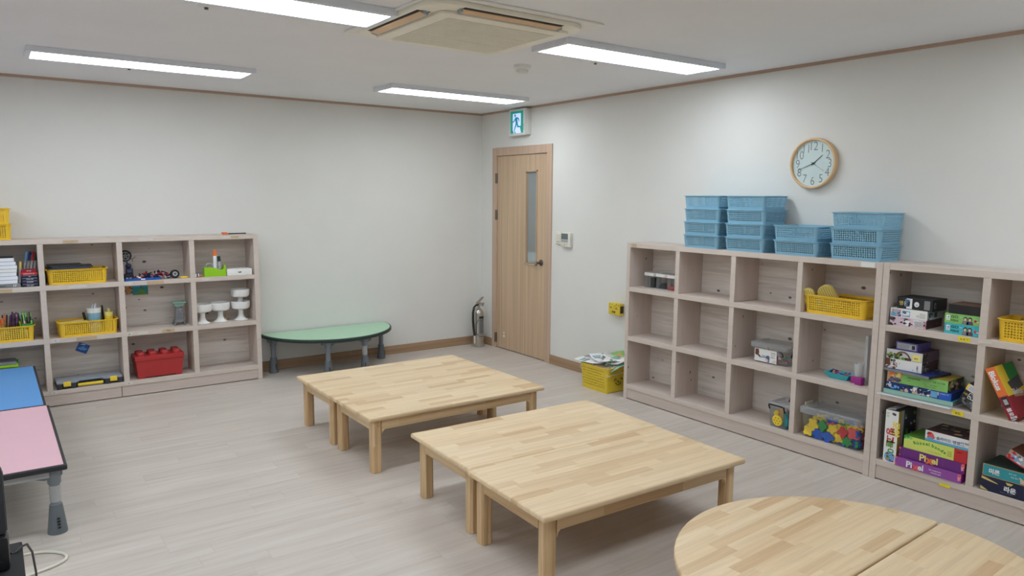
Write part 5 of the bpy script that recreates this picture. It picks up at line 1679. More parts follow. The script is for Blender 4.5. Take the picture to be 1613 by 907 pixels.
def d_white(b, w, h):
    art(b, 0.004, w * 0.30, 0.004, h - 0.004, ['sky', 'slate_blue', 'tan', 'light_grey', 'pink'], 22, 2); b.box(w * 0.33, w * 0.54, -0.0012, 0, h * 0.15, h * 0.8, 'sky')
    art(b, w * 0.34, w * 0.53, h * 0.2, h * 0.75, ['slate_blue', 'white', 'tan'], 10, 3, -0.0014)
    b.text('CE', h * 0.22, 'ink', w * 0.72, h * 0.30, -0.001)
    for k in range(4): b.box(w * 0.80, w * 0.96, -0.001, 0, h * (0.2 + 0.15 * k), h * (0.23 + 0.15 * k), 'ink_grey')
def d_whites(b, w, h):
    art(b, 0.01, w * 0.4, 0, h, ['dark_grey', 'slate_blue', 'light_grey'], 14, 6); b.box(w * 0.45, w * 0.62, -0.001, 0, h * 0.2, h * 0.8, 'slate_blue')
game('board_game', 'white game box with pale blue pictures between pink and black boxes', -4.424, 0.190, 0.048, 0.19, z1r + 0.0475, 'white', 'white', 'paper_shade', deco=d_white, sdeco=d_whites, group=GB, rz=0.03, x_front=-0.246)
def d_blk(b, w, h):
    b.text('영웅', h * 0.42, 'straw', w * 0.06, h * 0.32, -0.001, bold=0.02); b.box(w * 0.27, w * 0.43, -0.001, 0, h * 0.05, h * 0.92, 'paper'); b.box(w * 0.23, w * 0.37, -0.0014, 0, h * 0.2, h * 0.85, 'sky')
    art(b, w * 0.24, w * 0.37, h * 0.2, h * 0.85, ['ink', 'slate_blue', 'white'], 12, 9, -0.0016)
    b.prism([(w * 0.56 + 0.013 * math.cos(i * PI / 8), h * 0.48 + 0.014 * math.sin(i * PI / 8)) for i in range(16)], -0.0012, 0, 'paper', 'y'); b.box(w * 0.54, w * 0.59, -0.0018, -0.001, h * 0.4, h * 0.46, 'ink')
    b.box(w * 0.77, w * 0.93, -0.001, 0, h * 0.12, h * 0.88, 'mid_grey')
def d_blks(b, w, h):
    b.prism([(w * 0.18 + 0.010 * math.cos(i * PI / 8), h * 0.5 + 0.016 * math.sin(i * PI / 8)) for i in range(16)], -0.0012, 0, 'mid_grey', 'y'); b.prism([(w * 0.18 + 0.006 * math.cos(i * PI / 8), h * 0.5 + 0.011 * math.sin(i * PI / 8)) for i in range(16)], -0.0018, 0, 'black', 'y')
game('board_game', 'black game box with white panels, topmost of the left pile', -4.450, 0.186, 0.062, 0.15, z1r + 0.0962, 'black', 'charcoal', 'black', deco=d_blk, sdeco=d_blks, group=GB, rz=-0.03, x_front=-0.232)
def d_fish(b, w, h):
    b.box(w * 0.05, w * 0.15, -0.001, 0, h * 0.30, h * 0.80, 'paper'); b.prism([(w * 0.075, h * 0.55), (w * 0.10, h * 0.62), (w * 0.12, h * 0.72), (w * 0.135, h * 0.58), (w * 0.11, h * 0.55)], -0.0016, 0, 'ink', 'y'); b.box(w * 0.07, w * 0.13, -0.0016, 0, h * 0.40, h * 0.44, 'ink')
    b.text('GO', h * 0.36, 'ink', w * 0.19, h * 0.58, -0.001, bold=0.015, sx=1.2); b.text('FISH!', h * 0.32, 'ink', w * 0.19, h * 0.20, -0.001, bold=0.015, sx=1.05)
    b.text('직업편', h * 0.10, 'paper', w * 0.43, h * 0.66, -0.001)
    for k in (0, 1):
        cx = w * (0.60 + 0.13 * k)
        b.prism([(cx - 0.016, h * 0.04), (cx + 0.016, h * 0.04), (cx + 0.013, h * 0.36), (cx, h * 0.46), (cx - 0.013, h * 0.36)], -0.0011, 0, 'mid_grey' if k == 0 else 'plum', 'y')
        b.prism([(cx + 0.0095 * math.cos(i * PI / 8), h * 0.58 + 0.0115 * math.sin(i * PI / 8)) for i in range(16)], -0.0013, 0, 'ink', 'y')
        b.prism([(cx + 0.0065 * math.cos(i * PI / 8), h * 0.53 + 0.008 * math.sin(i * PI / 8)) for i in range(16)], -0.0018, 0, 'skin_paper', 'y')
    b.prism([(w * 0.84, h * 0.50), (w * 0.88, h * 0.62), (w * 0.93, h * 0.50), (w * 0.99, h * 0.46), (w * 0.93, h * 0.36), (w * 0.86, h * 0.36)], -0.0012, 0, 'red', 'y'); b.prism([(w * 0.92, h * 0.46), (w * 0.995, h * 0.44), (w * 0.97, h * 0.36), (w * 0.92, h * 0.38)], -0.0018, 0, 'paper', 'y')
game('card_game', 'turquoise card game box lying under the green card game box', -4.706, 0.164, 0.054, 0.17, z1r, 'aqua', 'aqua', 'teal', deco=d_fish, group=GB, x_front=-0.245)
game('card_game', 'light green card game box lying between turquoise and black boxes', -4.703, 0.164, 0.050, 0.17, z1r + 0.0545, 'light_green', 'light_green', 'leaf', deco=d_fish, group=GB, x_front=-0.245)
b = MB(); b.box(0, 0.152, 0, 0.15, 0, 0.048, 'black', top='tan')
for k in range(7): b.box(0.004, 0.148, 0.004 + k * 0.021, 0.014 + k * 0.021, 0.048, 0.0486, 'maroon')
o = b.build('board_game', loc=(-0.243, -4.717, z1r + 0.105)); o.rotation_euler = (0, 0, RS); tag(o, 'black box with brown striped lid on the two card game boxes', 'board game', GB)

# middle row
z2 = RZ[1][1] + 0.0005
b = MB(); b.box(0, 0.375, 0, 0.24, 0, 0.002, 'frosted'); b.box(0, 0.375, -0.003, 0.001, 0.0, 0.004, 'paper')
o = b.build('file_sheet', loc=(-0.296, -4.408, z2)); o.rotation_euler = (0, 0, RS + 0.012); tag(o, 'clear file sheet with white edge sticking out under the puzzle boxes', 'file')
game('board_box', 'flat grey blue box directly on the clear file sheet', -4.424, 0.355, 0.024, 0.21, z2 + 0.0045, 'mint', 'teal', 'mid_grey', x_front=-0.262, group=GB, rz=0.03)
def d_blue(b, w, h):
    art(b, 0, w * 0.84, 0, h, ['sky', 'blue', 'deep_blue', 'navy', 'tan', 'white', 'skin_paper', 'sky'], 60, 12); b.box(w * 0.70, w * 0.80, -0.0018, 0, h * 0.1, h * 0.9, 'sky'); b.box(w * 0.82, w, -0.0014, 0, 0, h, 'blue')
    b.text('PUZZLE 120', h * 0.2, 'paper', w * 0.84, h * 0.7, -0.0018); b.text('퍼즐', h * 0.3, 'paper', w * 0.03, h * 0.5, -0.0018)
game('puzzle_box', 'blue picture puzzle box beneath the green puzzle box', -4.432, 0.335, 0.040, 0.19, z2 + 0.029, 'deep_blue', 'deep_blue', 'deep_blue', deco=d_blue, x_front=-0.253, group=GB, rz=0.02)
def d_grn(b, w, h):
    b.box(0, w * 0.14, -0.0008, 0, 0, h, 'tan'); art(b, 0, w * 0.26, h * 0.45, h, ['orange', 'tan_orange', 'yellow_pale', 'tan'], 24, 14); art(b, 0, w * 0.24, 0, h * 0.5, ['slate_blue', 'dark_grey', 'tan', 'plum'], 24, 15, -0.0010)
    b.text('DONGWON', h * 0.20, 'edge_green', w * 0.34, h * 0.58, -0.001, bold=0.01); b.text('LAND', h * 0.12, 'edge_green', w * 0.34, h * 0.36, -0.001); b.text('동물 농장 퍼즐', h * 0.17, 'edge_green', w * 0.76, h * 0.64, -0.001)
    b.text('500 PIECES', h * 0.12, 'edge_green', w * 0.72, h * 0.34, -0.001); b.text('50 x 37 cm Puzzle', h * 0.12, 'edge_green', w * 0.64, h * 0.16, -0.001)
def d_grns(b, w, h): art(b, 0, w, 0, h, ['dark_brown', 'tan', 'leaf', 'charcoal', 'skin_paper'], 30, 17, smax=0.03)
game('puzzle_box', 'light green puzzle box with sunset picture on the blue puzzle box', -4.434, 0.312, 0.060, 0.19, z2 + 0.0695, 'light_green', 'olive_stripe', 'dark_brown', deco=d_grn, sdeco=d_grns, x_front=-0.250, group=GB, rz=0.02)
def d_bk(b, w, h): b.box(0, w, -0.0006, 0, h * 0.2, h * 0.8, 'light_grey')
b = MB(); b.box(0, 0.262, 0, 0.20, 0, 0.014, 'charcoal', top='deep_blue', front='mid_grey')
rnd = random.Random(5)
for k in range(26):
    x, y, s = rnd.uniform(0.02, 0.22), rnd.uniform(0.02, 0.18), rnd.uniform(0.01, 0.03)
    b.prism([(x, y), (x + s, y + s * 0.3), (x + s * 0.6, y + s)], 0.014, 0.0144 + k * 1e-5, rnd.choice(['deep_blue', 'coral', 'tan', 'navy', 'sky', 'dark_brown']))
o = b.build('picture_book', loc=(-0.256, -4.408, z2 + 0.1300)); o.rotation_euler = (0, 0, RS - 0.12); tag(o, 'thin hardcover picture book lying on the light green puzzle box', 'book')
def d_wb(b, w, h):
    art(b, 0, w * 0.34, 0, h, ['dark_brown', 'plum', 'ink', 'slate_blue', 'white', 'skin_paper'], 40, 21, smax=0.014); b.box(0, w * 0.12, -0.0016, 0, h * 0.3, h, 'brown')
    b.text('IAN', h * 0.12, 'ink', w * 0.40, h * 0.5, -0.001, rot=PI / 2); b.text('LAMA', h * 0.22, 'ink', w * 0.90, h * 0.12, -0.001, rot=PI / 2, bold=0.01); b.text('ab', h * 0.15, 'ink', w * 0.78, h * 0.12, -0.001, rot=PI / 2)
def d_wbs(b, w, h):
    b.box(0, w * 0.12, -0.0008, 0, 0, h, 'black'); art(b, w * 0.13, w * 0.45, 0, h, ['charcoal', 'light_grey', 'ink', 'mid_grey'], 34, 23, smax=0.012); b.text('LAMA', h * 0.28, 'paper', w * 0.09, h * 0.1, -0.001, rot=PI / 2)
game('board_game', 'white game box with dark figures on the thin picture book', -4.420, 0.190, 0.054, 0.19, z2 + 0.1445, 'white', 'white', 'maroon', deco=d_wb, sdeco=d_wbs, x_front=-0.249, group=GB, rz=0.02)
def d_fo(b, w, h):
    art(b, 0, w * 0.45, 0, h * 0.7, ['leaf', 'edge_green', 'green', 'dark_brown', 'olive_stripe'], 40, 25, smax=0.014); art(b, w * 0.40, w * 0.70, 0, h * 0.3, ['leaf', 'edge_green', 'brown'], 18, 26, smax=0.012)
    b.tube([(w * (0.46 - 0.20 * math.cos(a)), -0.0006, h * (0.10 + 0.75 * math.sin(a))) for a in [i * PI / 12 for i in range(13)]], 0.004, 'brown', 6)
    b.box(w * 0.73, w * 0.95, -0.0014, 0, h * 0.12, h * 0.75, 'yellow_pale'); b.text('숲속', h * 0.22, 'ink', w * 0.78, h * 0.3, -0.002)
def d_fos(b, w, h): art(b, 0, w * 0.3, 0, h, ['edge_green', 'charcoal', 'leaf', 'dark_brown'], 22, 28, smax=0.018)
game('board_game', 'forest picture game box with plum side under the small violet box', -4.420, 0.190, 0.052, 0.19, z2 + 0.199, 'paper_shade', 'plum', 'plum', deco=d_fo, sdeco=d_fos, x_front=-0.249, group=GB, rz=0.02)
def d_vi(b, w, h):
    b.box(w * 0.06, w * 0.94, -0.001, 0, h * 0.16, h * 0.84, 'light_grey'); b.box(w * 0.75, w * 0.90, -0.0016, 0, h * 0.25, h * 0.75, 'ink')
    for k in range(5): b.box(w * 0.10, w * (0.6 + 0.02 * k), -0.0016, 0, h * (0.26 + 0.11 * k), h * (0.30 + 0.11 * k), 'ink_grey')
game('card_box', 'small violet box with grey label, topmost of the middle pile', -4.464, 0.114, 0.044, 0.14, z2 + 0.252, 'violet', 'navy', 'violet', deco=d_vi, x_front=-0.238, group=GB, rz=-0.03)
# two boxes leaning at the right side of that cubby
def lean(name, label, y, zz, w_, h_, d_, ang, front, top, side, deco, xf=-0.245, group=GB, cat='board game', sdeco=None):
    b = MB(); b.box(0, w_, 0, d_, 0, h_, front, top=top, side=side)
    if deco: deco(b, w_, h_)
    if sdeco:
        Ms = b.M.copy(); b.M = Matrix.Translation((w_, 0, 0)) @ Matrix.Rotation(PI / 2, 4, 'Z'); sdeco(b, d_, h_); b.M = Ms
    o = b.build(name, loc=(xf, y, zz))
    o.matrix_world = Matrix.Translation((xf, y, zz)) @ Matrix.Rotation(RS, 4, 'Z') @ Matrix.Rotation(ang, 4, 'Y')
    return tag(o, label, cat, group)
def d_l1(b, w, h):
    b.box(0, w * 0.16, -0.001, 0, 0, h, 'yellow'); b.box(w * 0.18, w, -0.001, 0, h * 0.1, h * 0.9, 'paper')
    for k in range(4): b.box(w * 0.24, w * 0.9, -0.0016, 0, h * (0.2 + 0.16 * k), h * (0.24 + 0.16 * k), 'ink_grey')
def d_l2(b, w, h):
    b.text('HEX', h * 0.4, 'straw', w * 0.05, h * 0.35, -0.001, bold=0.01); b.box(w * 0.36, w * 0.95, -0.001, 0, h * 0.08, h * 0.92, 'paper'); b.box(w * 0.40, w * 0.70, -0.0016, 0, h * 0.15, h * 0.85, 'ink'); art(b, w * 0.40, w * 0.70, h * 0.15, h * 0.85, ['paper', 'mid_grey', 'ink'], 14, 33, -0.0018, 0.003, 0.008)
def d_l3(b, w, h): art(b, 0, w, 0, h, ['charcoal', 'mid_grey', 'black', 'ink', 'dark_grey'], 30, 34, smax=0.018)
ca, sa = math.cos(0.42), math.sin(0.42)
lean('card_box', 'black box leaning lowest against the cubby divider', -4.798, z2 + 0.0415, 0.086, 0.036, 0.15, 0.42, 'black', 'charcoal', 'black', d_l3)
lean('card_box', 'black and white patterned box leaning in the middle by the divider', -4.798 - 0.0365 * sa, z2 + 0.0415 + 0.0365 * ca, 0.077, 0.038, 0.15, 0.42, 'black', 'charcoal', 'black', d_l2)
lean('card_box', 'yellow and white box leaning topmost against the cubby divider', -4.798 - 0.0755 * sa, z2 + 0.0415 + 0.0755 * ca, 0.054, 0.036, 0.15, 0.42, 'white', 'maroon', 'white', d_l1)

# bottom row, first cubby
z3 = RZ[0][1] + 0.0005
def d_vert(b, w, h):
    b.text('모양', 0.046, 'yellow', w * 0.62, h * 0.80, -0.0012, rot=-PI / 2, bold=0.03); b.text('빙고', 0.050, 'red', w * 0.20, h * 0.66, -0.0012, rot=-PI / 2, bold=0.03); b.text('놀이', 0.050, 'leaf', w * 0.26, h * 0.43, -0.0012, rot=-PI / 2, bold=0.03)
    b.prism([(w * 0.5 + 0.028 * math.cos(i * PI / 8), h * 0.11 + 0.030 * math.sin(i * PI / 8)) for i in range(16)], -0.001, 0, 'sky', 'y'); art(b, w * 0.15, w * 0.85, h * 0.02, h * 0.2, ['deep_blue', 'purple', 'brown', 'sky', 'leaf', 'tan'], 18, 41, -0.0012)
    b.text('8+', 0.014, 'leaf', w * 0.1, h * 0.92, -0.0012); b.text('D', 0.016, 'green', w * 0.12, h * 0.86, -0.0012); art(b, w * 0.5, w * 0.8, h * 0.91, h * 0.96, ['light_grey', 'ink', 'plum'], 5, 43)
def d_vs(b, w, h):
    b.box(0, w * 0.16, -0.0006, 0, 0, h, 'olive_stripe'); b.box(w * 0.16, w * 0.30, -0.0006, 0, 0, h, 'light_grey'); art(b, w * 0.32, w * 0.95, h * 0.35, h * 0.95, ['dark_brown', 'charcoal', 'edge_green', 'light_grey', 'leaf', 'navy'], 26, 45, smax=0.03)
b = MB()
wv, hv, dv = 0.070, 0.294, 0.20
b.box(0, wv, 0, dv, 0, hv, 'white', top='dark_grey', side='charcoal'); d_vert(b, wv, hv)
b.M = Matrix.Translation((wv, 0, 0)) @ Matrix.Rotation(PI / 2, 4, 'Z'); d_vs(b, dv, hv); b.M = Matrix.Identity(4)
b.prism([(0.0, hv - 0.001), (0.045, hv + 0.004), (0.05, hv + 0.012), (0.006, hv + 0.006)], 0.01, 0.15, 'light_grey', 'y')
o = b.build('board_game', loc=(-0.263, -4.449, z3)); o.rotation_euler = (0, 0, RS); tag(o, 'tall white game box standing upright with colourful vertical lettering', 'board game', GB)
def d_px(full):
    def f(b, w, h):
        b.text('Pi', h * 0.92, 'yellow_pale' if not full else 'paper', w * (0.33 if not full else 0.18), h * 0.18, -0.0012, bold=0.03); b.text('x', h * 1.1, 'coral' if full else 'orange', w * (0.42 if not full else 0.27), h * 0.08, -0.0014, bold=0.05); b.text('el', h * 0.88, 'yellow_pale' if not full else 'paper', w * (0.515 if not full else 0.36), h * 0.18, -0.0012, bold=0.03)
        if full:
            b.text('Das kunterbunte', h * 0.18, 'paper', w * 0.53, h * 0.52, -0.0012, bold=0.02); b.text('strategie spiel', h * 0.18, 'paper', w * 0.56, h * 0.26, -0.0012, bold=0.02)
        art(b, 0, w * 0.03, 0, h, ['orange', 'coral'], 3, 51); art(b, w * 0.95, w, 0, h, ['coral', 'pink'], 4, 52)
        for k in range(3): b.box(w * (0.08 + 0.3 * k), w * (0.08 + 0.3 * k) + 0.001, -0.0009, 0, h * 0.05, h * 0.95, 'purple_light')
    return f
game('board_game', 'worn purple game box lying lowest in the bottom cubby', -4.522, 0.334, 0.050, 0.21, z3, 'purple_light', 'purple', 'magenta', deco=d_px(True), x_front=-0.275, rz=0.012, group=GB)
game('board_game', 'purple game box lying second from bottom in the bottom cubby', -4.533, 0.330, 0.054, 0.21, z3 + 0.0505, 'purple', 'purple', 'crimson', deco=d_px(False), x_front=-0.262, rz=0.012, group=GB)
def d_ru(b, w, h):
    word = 'Rüsselbande'
    for i, ch in enumerate(word):
        f = i / 10.0
        b.text(ch, h * 0.36, 'green', w * (0.18 + 0.46 * f), h * (0.44 + 0.22 * math.sin(PI * f) - 0.06 * f), -0.0012, rot=0.6 - 1.1 * f, bold=0.02)
    b.text('+ 20 Zusatzteile', h * 0.18, 'tan_orange', w * 0.36, h * 0.18, -0.0012); b.box(w * 0.805, w, -0.001, 0, 0, h, 'red'); b.text('MIX', h * 0.2, 'ink', w * 0.85, h * 0.66, -0.0016)
    for k in range(4): b.box(w * 0.70, w * 0.77, -0.0012, 0, h * (0.25 + 0.11 * k), h * (0.28 + 0.11 * k), 'olive_stripe')
    art(b, 0, w * 0.14, h * 0.75, h, ['leaf', 'light_green', 'green'], 8, 61)
game('board_game', 'lime yellow game box with red end on the purple boxes', -4.552, 0.316, 0.068, 0.21, z3 + 0.105, 'lime_box', 'leaf', 'red', deco=d_ru, x_front=-0.256, rz=0.008, group=GB)
def d_dv(b, w, h):
    b.box(0, w, -0.0006, 0, 0, h * 0.22, 'sky'); art(b, w * 0.03, w * 0.22, h * 0.15, h * 0.9, ['deep_blue', 'red', 'sky', 'coral', 'brown'], 14, 71); b.text('솔라이드 뱅뱅', h * 0.36, 'paper', w * 0.265, h * 0.34, -0.0008, bold=0.06); b.text('솔라이드 뱅뱅', h * 0.36, 'deep_blue', w * 0.265, h * 0.34, -0.0012, bold=0.01); b.text('보드게임', h * 0.20, 'deep_blue', w * 0.80, h * 0.52, -0.0012, bold=0.02); b.text('가족용', h * 0.14, 'deep_blue', w * 0.80, h * 0.3, -0.0012)
b = MB(); b.box(0, 0.216, 0, 0.19, 0, 0.056, 'white', top='maroon', side='blue'); d_dv(b, 0.216, 0.056)
rnd = random.Random(9)
for k in range(34):
    x, y, s = rnd.uniform(0.01, 0.18), rnd.uniform(0.01, 0.15), rnd.uniform(0.015, 0.035)
    b.prism([(x, y), (x + s, y + s * 0.3), (x + s * 0.8, y + s), (x + s * 0.1, y + s * 0.7)], 0.056, 0.0563 + k * 1e-5, rnd.choice(['dark_brown', 'brown', 'tan_orange', 'maroon', 'charcoal', 'teal']))
o = b.build('board_game', loc=(-0.246, -4.655, z3 + 0.1735)); o.rotation_euler = (0, 0, RS); tag(o, 'white and blue game box with dark lid, topmost in the bottom cubby', 'board game', GB)

# second column
b = MB()
rnd = random.Random(15)
GPZ = 'paper sheets in the yellow basket at the right edge'
for k in range(7):
    m, nm = (('paper', 'white'), ('pale_pink', 'pale pink'), ('coral', 'red and white'), ('paper_shade', 'grey white'), ('sky', 'pale blue'), ('tan', 'tan'), ('paper', 'white'))[k]
    q = MB(); nn = 6; L, Wp = 0.16, 0.11
    vs = []
    for i in range(nn + 1):
        for j in (0, 1):
            x = -L / 2 + L * i / nn; vs += [(x, -Wp / 2 + Wp * j, 0.010 * math.sin(PI * i / nn + k))]
    q.add(vs, [(2 * i, 2 * i + 2, 2 * i + 3, 2 * i + 1) for i in range(nn)] , m, True)
    for i in range(3): q.box(-L / 2 + 0.02, L / 2 - 0.03, -0.03 + i * 0.025, -0.026 + i * 0.025, 0.011, 0.0116, 'ink_grey')
    md = None
    o = q.build('paper_sheet', loc=(-0.150 + rnd.uniform(-0.02, 0.02), -5.09 - 0.022 * k, RZ[2][1] + 0.078 + 0.006 * k)); o.rotation_euler = (rnd.uniform(-0.15, 0.15), 0.25 - 0.05 * k, RS + rnd.uniform(-0.5, 0.5))
    s = o.modifiers.new('thick', 'SOLIDIFY'); s.thickness = 0.0012
    tag(o, '%s paper sheet in the yellow basket at the right edge' % nm, 'paper', GPZ)

# leaning bright box
def d_bs(b, w, h):
    # front spine: w wide (thickness), h tall
    b.box(0, w, -0.0008, 0, h * 0.44, h, 'orange'); b.box(0, w, -0.0008, 0, 0, h * 0.44, 'crimson')
    b.text('Blokus', w * 0.80, 'paper', w * 0.18, h * 0.93, -0.0014, rot=-PI / 2, bold=0.04); b.box(w * 0.2, w * 0.8, -0.0014, 0, h * 0.24, h * 0.42, 'ink'); b.box(w * 0.3, w * 0.7, -0.0018, 0, h * 0.28, h * 0.38, 'light_grey')
    b.text('블로커스', w * 0.52, 'paper', w * 0.30, h * 0.22, -0.0014, rot=-PI / 2, bold=0.02); b.box(w * 0.25, w * 0.9, -0.0014, 0, h * 0.015, h * 0.055, 'paper')
def d_bc(b, w, h):
    b.box(0, w, -0.0006, 0, h * 0.42, h, 'yellow'); b.box(w * 0.42, w, -0.0008, 0, h * 0.66, h, 'green'); b.box(0, w, -0.0006, 0, 0, h * 0.42, 'crimson')
    b.prism([(w * 0.25, h * 0.66), (w * 0.95, h * 0.74), (w * 0.98, h * 0.52), (w * 0.36, h * 0.46)], -0.0012, 0, 'dark_grey', 'y'); b.text('Blokus', h * 0.15, 'paper', w * 0.30, h * 0.42, -0.0018, bold=0.03, rot=-0.05)
    b.prism([(w * 0.3, h * 0.38), (w, h * 0.32), (w, h * 0.42), (w * 0.34, h * 0.44)], -0.0012, 0, 'tan', 'y')
angb = -math.atan2(0.124, 0.228)
lean('board_game', 'bright orange and red game box leaning against the cubby side', -5.040, RZ[1][1] + 0.002, 0.045, 0.262, 0.21, angb, 'orange', 'yellow', 'yellow', d_bs, xf=-0.258, sdeco=d_bc)

# bottom right boxes
def d_mi(b, w, h):
    b.box(0.004, w - 0.004, -0.0008, 0, 0.004, h - 0.004, 'teal'); b.text('미콘', h * 0.44, 'paper', w * 0.11, h * 0.32, -0.0014, bold=0.04); b.text('내가 그린', h * 0.14, 'paper', w * 0.44, h * 0.62, -0.0014); b.text('마음 열기', h * 0.14, 'paper', w * 0.48, h * 0.38, -0.0014)
    b.prism([(w * 0.64, h * 0.10), (w * 0.70, h * 0.12), (w * 0.72, h * 0.34), (w * 0.66, h * 0.5), (w * 0.61, h * 0.62), (w * 0.63, h * 0.40)], -0.0014, 0, 'skin_paper', 'y')
def d_fk(b, w, h):
    b.prism([(0.006, h * 0.96), (w * 0.10, h * 0.90), (w * 0.28, h * 0.70), (w * 0.30, h * 0.64), (w * 0.14, h * 0.72), (0.006, h * 0.80)], -0.001, 0, 'straw', 'y'); b.prism([(w * 0.42, h * 0.92), (w * 0.54, h * 0.92), (w * 0.51, h * 0.76), (w * 0.45, h * 0.76)], -0.001, 0, 'straw', 'y'); b.prism([(w * 0.74, h * 0.80), (w * 0.98, h * 0.86), (w * 0.98, h * 0.70)], -0.001, 0, 'straw', 'y')
    b.prism([(0.004, h * 0.04), (0.04, h * 0.04), (0.004, h * 0.28)], -0.001, 0, 'straw', 'y')
    b.text('라온', h * 0.40, 'paper', w * 0.40, h * 0.32, -0.0014, bold=0.04); b.text('재미있는 한글 놀이', h * 0.10, 'mid_grey', w * 0.34, h * 0.14, -0.0014)
game('board_game', 'black game box with gold corners, lowest at the right photo edge', -4.935, 0.27, 0.074, 0.2, z3, 'navy', 'black', 'black', deco=d_fk, group=GB, x_front=-0.252)
game('board_game', 'teal game box lying on the black box at the right edge', -4.942, 0.262, 0.062, 0.2, z3 + 0.0745, 'tan', 'edge_green', 'teal', deco=d_mi, group=GB, x_front=-0.250)
b = MB(); b.box(0, 0.12, 0, 0.14, 0, 0.05, 'charcoal', top='brown', front='light_grey', side='red'); art(b, 0, 0.12, 0, 0.05, ['paper', 'sky', 'red', 'mid_grey', 'tan'], 20, 81)
b.box(0.0, 0.12, -0.0014, 0, 0.0, 0.006, 'red')
o = b.build('board_game', loc=(-0.222, -5.040, z3 + 0.1376 + 0.06)); o.matrix_world = Matrix.Translation((-0.232, -5.030, z3 + 0.190)) @ Matrix.Rotation(RS, 4, 'Z') @ Matrix.Rotation(0.42, 4, 'Y'); tag(o, 'shiny red rimmed box leaning on the teal box at right photo edge', 'board game', GB)

# ------------------------------------------------------------------ yellow floor basket with papers
t = thing('floor_basket', 'yellow perforated basket with smiling face and papers on the floor', 'basket', (-0.185, -2.104, 0), RS)
b = basket_mesh(0.335, 0.275, 0.205, 13, 9, 7, 'yellow_basket_floor', r=0.028, taper=0.016, t=0.003, lip=0.006, mb=0.03, mt=0.02, fill=0.40, base_lip=0.0)
# the right-hand end is a plain plate with a face
pl = MB()
b.box(0.150, 0.1535, -0.105, 0.105, 0.006, 0.165, 'yellow_basket_floor')
b.build('basket_body', t)
b = MB(); b.M = Matrix.Translation((0.1605, 0, 0)) @ Matrix.Rotation(PI / 2, 4, 'Z')
b.tube([(-0.045, 0, 0.098), (-0.034, 0, 0.116), (-0.022, 0, 0.106)], 0.003, 'dark_brown', 6)
b.tube([(0.022, 0, 0.106), (0.034, 0, 0.116), (0.045, 0, 0.098)], 0.003, 'dark_brown', 6)
b.tube([(-0.030 + 0.006 * i, 0, 0.060 + 0.00075 * (i - 5) ** 2) for i in range(11)], 0.0032, 'dark_brown', 6)
b.box(-0.006, 0.006, -0.002, 0.002, 0.082, 0.092, 'ink')
b.M = Matrix.Identity(4)
b.build('smiling_face', t)
b = MB(); b.tube([(0.150, -0.118, 0.155), (0.158, -0.124, 0.150), (0.166, -0.128, 0.145), (0.170, -0.07, 0.150), (0.171, 0.0, 0.154), (0.170, 0.08, 0.158)], 0.0028, 'cream_plastic', 6); b.build('cord', t)
b = MB(); b.tube([(-0.165, -0.10, 0.185), (-0.185, -0.105, 0.17), (-0.188, -0.10, 0.145), (-0.170, -0.09, 0.14)], 0.0025, 'cream_plastic', 6); b.build('cord_loop', t)
random.seed(19)
def sheet(name, label, L, Wp, loc, rot, mat, bend, deco, group, th=0.0012):
    q = MB(); nn = 8; vs = []
    for i in range(nn + 1):
        for j in range(3):
            x = -L / 2 + L * i / nn
            vs.append((x, -Wp / 2 + Wp * j / 2, bend * (i / nn - 0.5) ** 2 * 4 + (0.006 if j == 1 else 0)))
    q.add(vs, [(3 * i + j, 3 * i + 3 + j, 3 * i + 4 + j, 3 * i + 1 + j) for i in range(nn) for j in (0, 1)], mat, True)
    rnd = random.Random(hash(label) % 1000 if False else len(label))
    for k in range(7):
        i = rnd.randrange(nn - 1); j = rnd.randrange(2)
        P = [Vector(vs[3 * (i + a) + j + c]) for a, c in ((0, 0), (1, 0), (1, 1), (0, 1))]
        c = sum(P, Vector()) / 4
        for s in (1, -1):
            q.add([tuple(c + (p - c) * 0.72 + Vector((0, 0, 0.0014 * s))) for p in P], [(0, 1, 2, 3)], rnd.choice(deco))
    o = q.build(name, loc=loc); o.rotation_euler = rot
    s = o.modifiers.new('thick', 'SOLIDIFY'); s.thickness = th
    return tag(o, label, 'paper', group)
GS = 'worksheets heaped in the yellow floor basket'
DK = ['light_grey', 'light_green', 'paper_shade', 'mint', 'straw']
sheet('worksheet', 'white worksheet jutting out left of the yellow floor basket', 0.30, 0.20, (-0.215, -2.02, 0.218), (0.02, -0.04, RS + 0.1), 'white', 0.012, DK, GS)
sheet('worksheet', 'white worksheet lying across the middle of the floor basket', 0.27, 0.20, (-0.190, -2.12, 0.238), (-0.05, 0.03, RS - 0.35), 'paper', 0.02, DK, GS)
sheet('worksheet', 'green edged worksheet curled up against the cubby shelf', 0.24, 0.18, (-0.150, -2.215, 0.246), (0.15, -0.12, RS + 0.5), 'white', 0.05, ['leaf', 'light_green', 'paper_shade'], GS)
sheet('worksheet', 'green bordered sheet at the back of the floor basket', 0.20, 0.15, (-0.085, -2.08, 0.245), (0.2, -0.22, RS + 0.9), 'light_green', 0.02, ['white', 'paper', 'straw'], GS)
sheet('worksheet', 'brown card with dark patches at the front of floor basket', 0.20, 0.12, (-0.235, -2.165, 0.195), (0.35, 0.05, RS + 0.15), 'skin_paper', 0.02, ['dark_brown', 'brown', 'tan'], GS)
sheet('worksheet', 'folded tan sheet peaking at the back of the floor basket', 0.12, 0.10, (-0.075, -2.16, 0.262), (0.3, 0.5, RS), 'tan_orange', -0.045, ['tan', 'brown', 'yellow'], GS)
sheet('worksheet', 'pale blue green sheet drooping at the right of floor basket', 0.18, 0.15, (-0.195, -2.235, 0.215), (0.45, 0.2, RS - 0.3), 'mint', 0.02, ['white', 'light_green', 'paper'], GS)

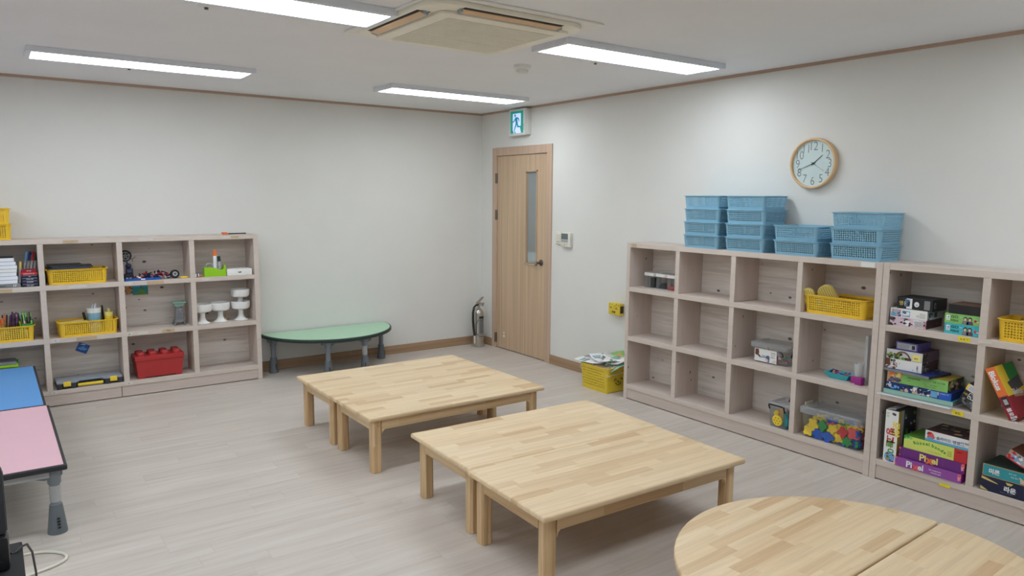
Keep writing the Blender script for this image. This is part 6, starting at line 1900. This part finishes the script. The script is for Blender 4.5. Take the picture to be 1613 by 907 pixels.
# ------------------------------------------------------------------ dark stand, box, panel and cables at the lower left
t = thing('equipment_stand', 'low black stand with flat top at the lower left photo corner', 'stand', (-4.212, -3.690, 0), 0)
b = MB(); b.cbox(-0.55, 0.0, -0.60, 0.0, 0.425, 0.45, 0.005, 'black_matte'); b.build('top', t)
for (x, y) in ((-0.03, -0.03), (-0.52, -0.03), (-0.03, -0.57), (-0.52, -0.57)):
    b = MB(); b.cbox(x - 0.018, x + 0.018, y - 0.018, y + 0.018, 0, 0.4245, 0.003, 'black'); b.build('leg', t)
b = MB(); b.cbox(-0.53, -0.02, -0.58, -0.02, 0.16, 0.175, 0.003, 'black_matte'); b.build('shelf_board', t)
b = MB(); b.cbox(-0.36, 0.0, -0.035, 0.035, 0, 0.105, 0.014, 'black'); b.box(-0.34, -0.02, -0.0356, -0.034, 0.03, 0.034, 'charcoal')
o = b.build('speaker_box', loc=(-4.245, -3.86, 0.4505)); tag(o, 'black rounded box standing on the low black stand', 'speaker')
b = MB(); b.cbox(-0.34, 0.0, -0.016, 0.016, 0, 0.205, 0.010, 'charcoal'); b.cbox(-0.006, 0.002, -0.010, 0.010, 0.01, 0.19, 0.002, 'dark_grey')
o = b.build('display_panel', loc=(-4.2485, -3.86, 0.5560)); tag(o, 'dark grey upright panel above the black box at the left edge', 'screen')
b = MB(); b.tube([(-4.2445, -3.83, 0.475), (-4.232, -3.80, 0.462), (-4.215, -3.75, 0.456), (-4.200, -3.70, 0.440), (-4.186, -3.63, 0.38), (-4.178, -3.55, 0.27), (-4.176, -3.45, 0.12), (-4.178, -3.40, 0.006)], 0.0036, 'black', 8)
o = b.build('black_cable'); tag(o, 'thin black cable hanging over the edge of the black stand', 'cable')
b = MB()
P = [(-4.32, -2.80), (-4.26, -2.77), (-4.196, -2.762), (-4.15, -2.772), (-4.105, -2.795), (-4.068, -2.835), (-4.052, -2.88), (-4.062, -2.915), (-4.10, -2.945), (-4.16, -2.968), (-4.24, -2.995), (-4.34, -3.03)]
# smooth the loop
pts = []
for i in range(len(P) - 1):
    p0, p1, p2, p3 = P[max(i - 1, 0)], P[i], P[i + 1], P[min(i + 2, len(P) - 1)]
    for s in range(5):
        u = s / 5
        pts.append(tuple(0.5 * ((2 * p1[k]) + (-p0[k] + p2[k]) * u + (2 * p0[k] - 5 * p1[k] + 4 * p2[k] - p3[k]) * u * u + (-p0[k] + 3 * p1[k] - 3 * p2[k] + p3[k]) * u ** 3) for k in (0, 1)) + (0.0062,))
b.tube(pts, 0.006, 'cream_plastic', 8)
o = b.build('white_cable'); tag(o, 'white cable looped on the floor at the lower left', 'cable')

# unseen lamp added so the corridor behind the door glass isn't black
o = dup(l0, 'unseen long flat ceiling light added to brighten the corridor behind the door', (0.17, -2.75, H))
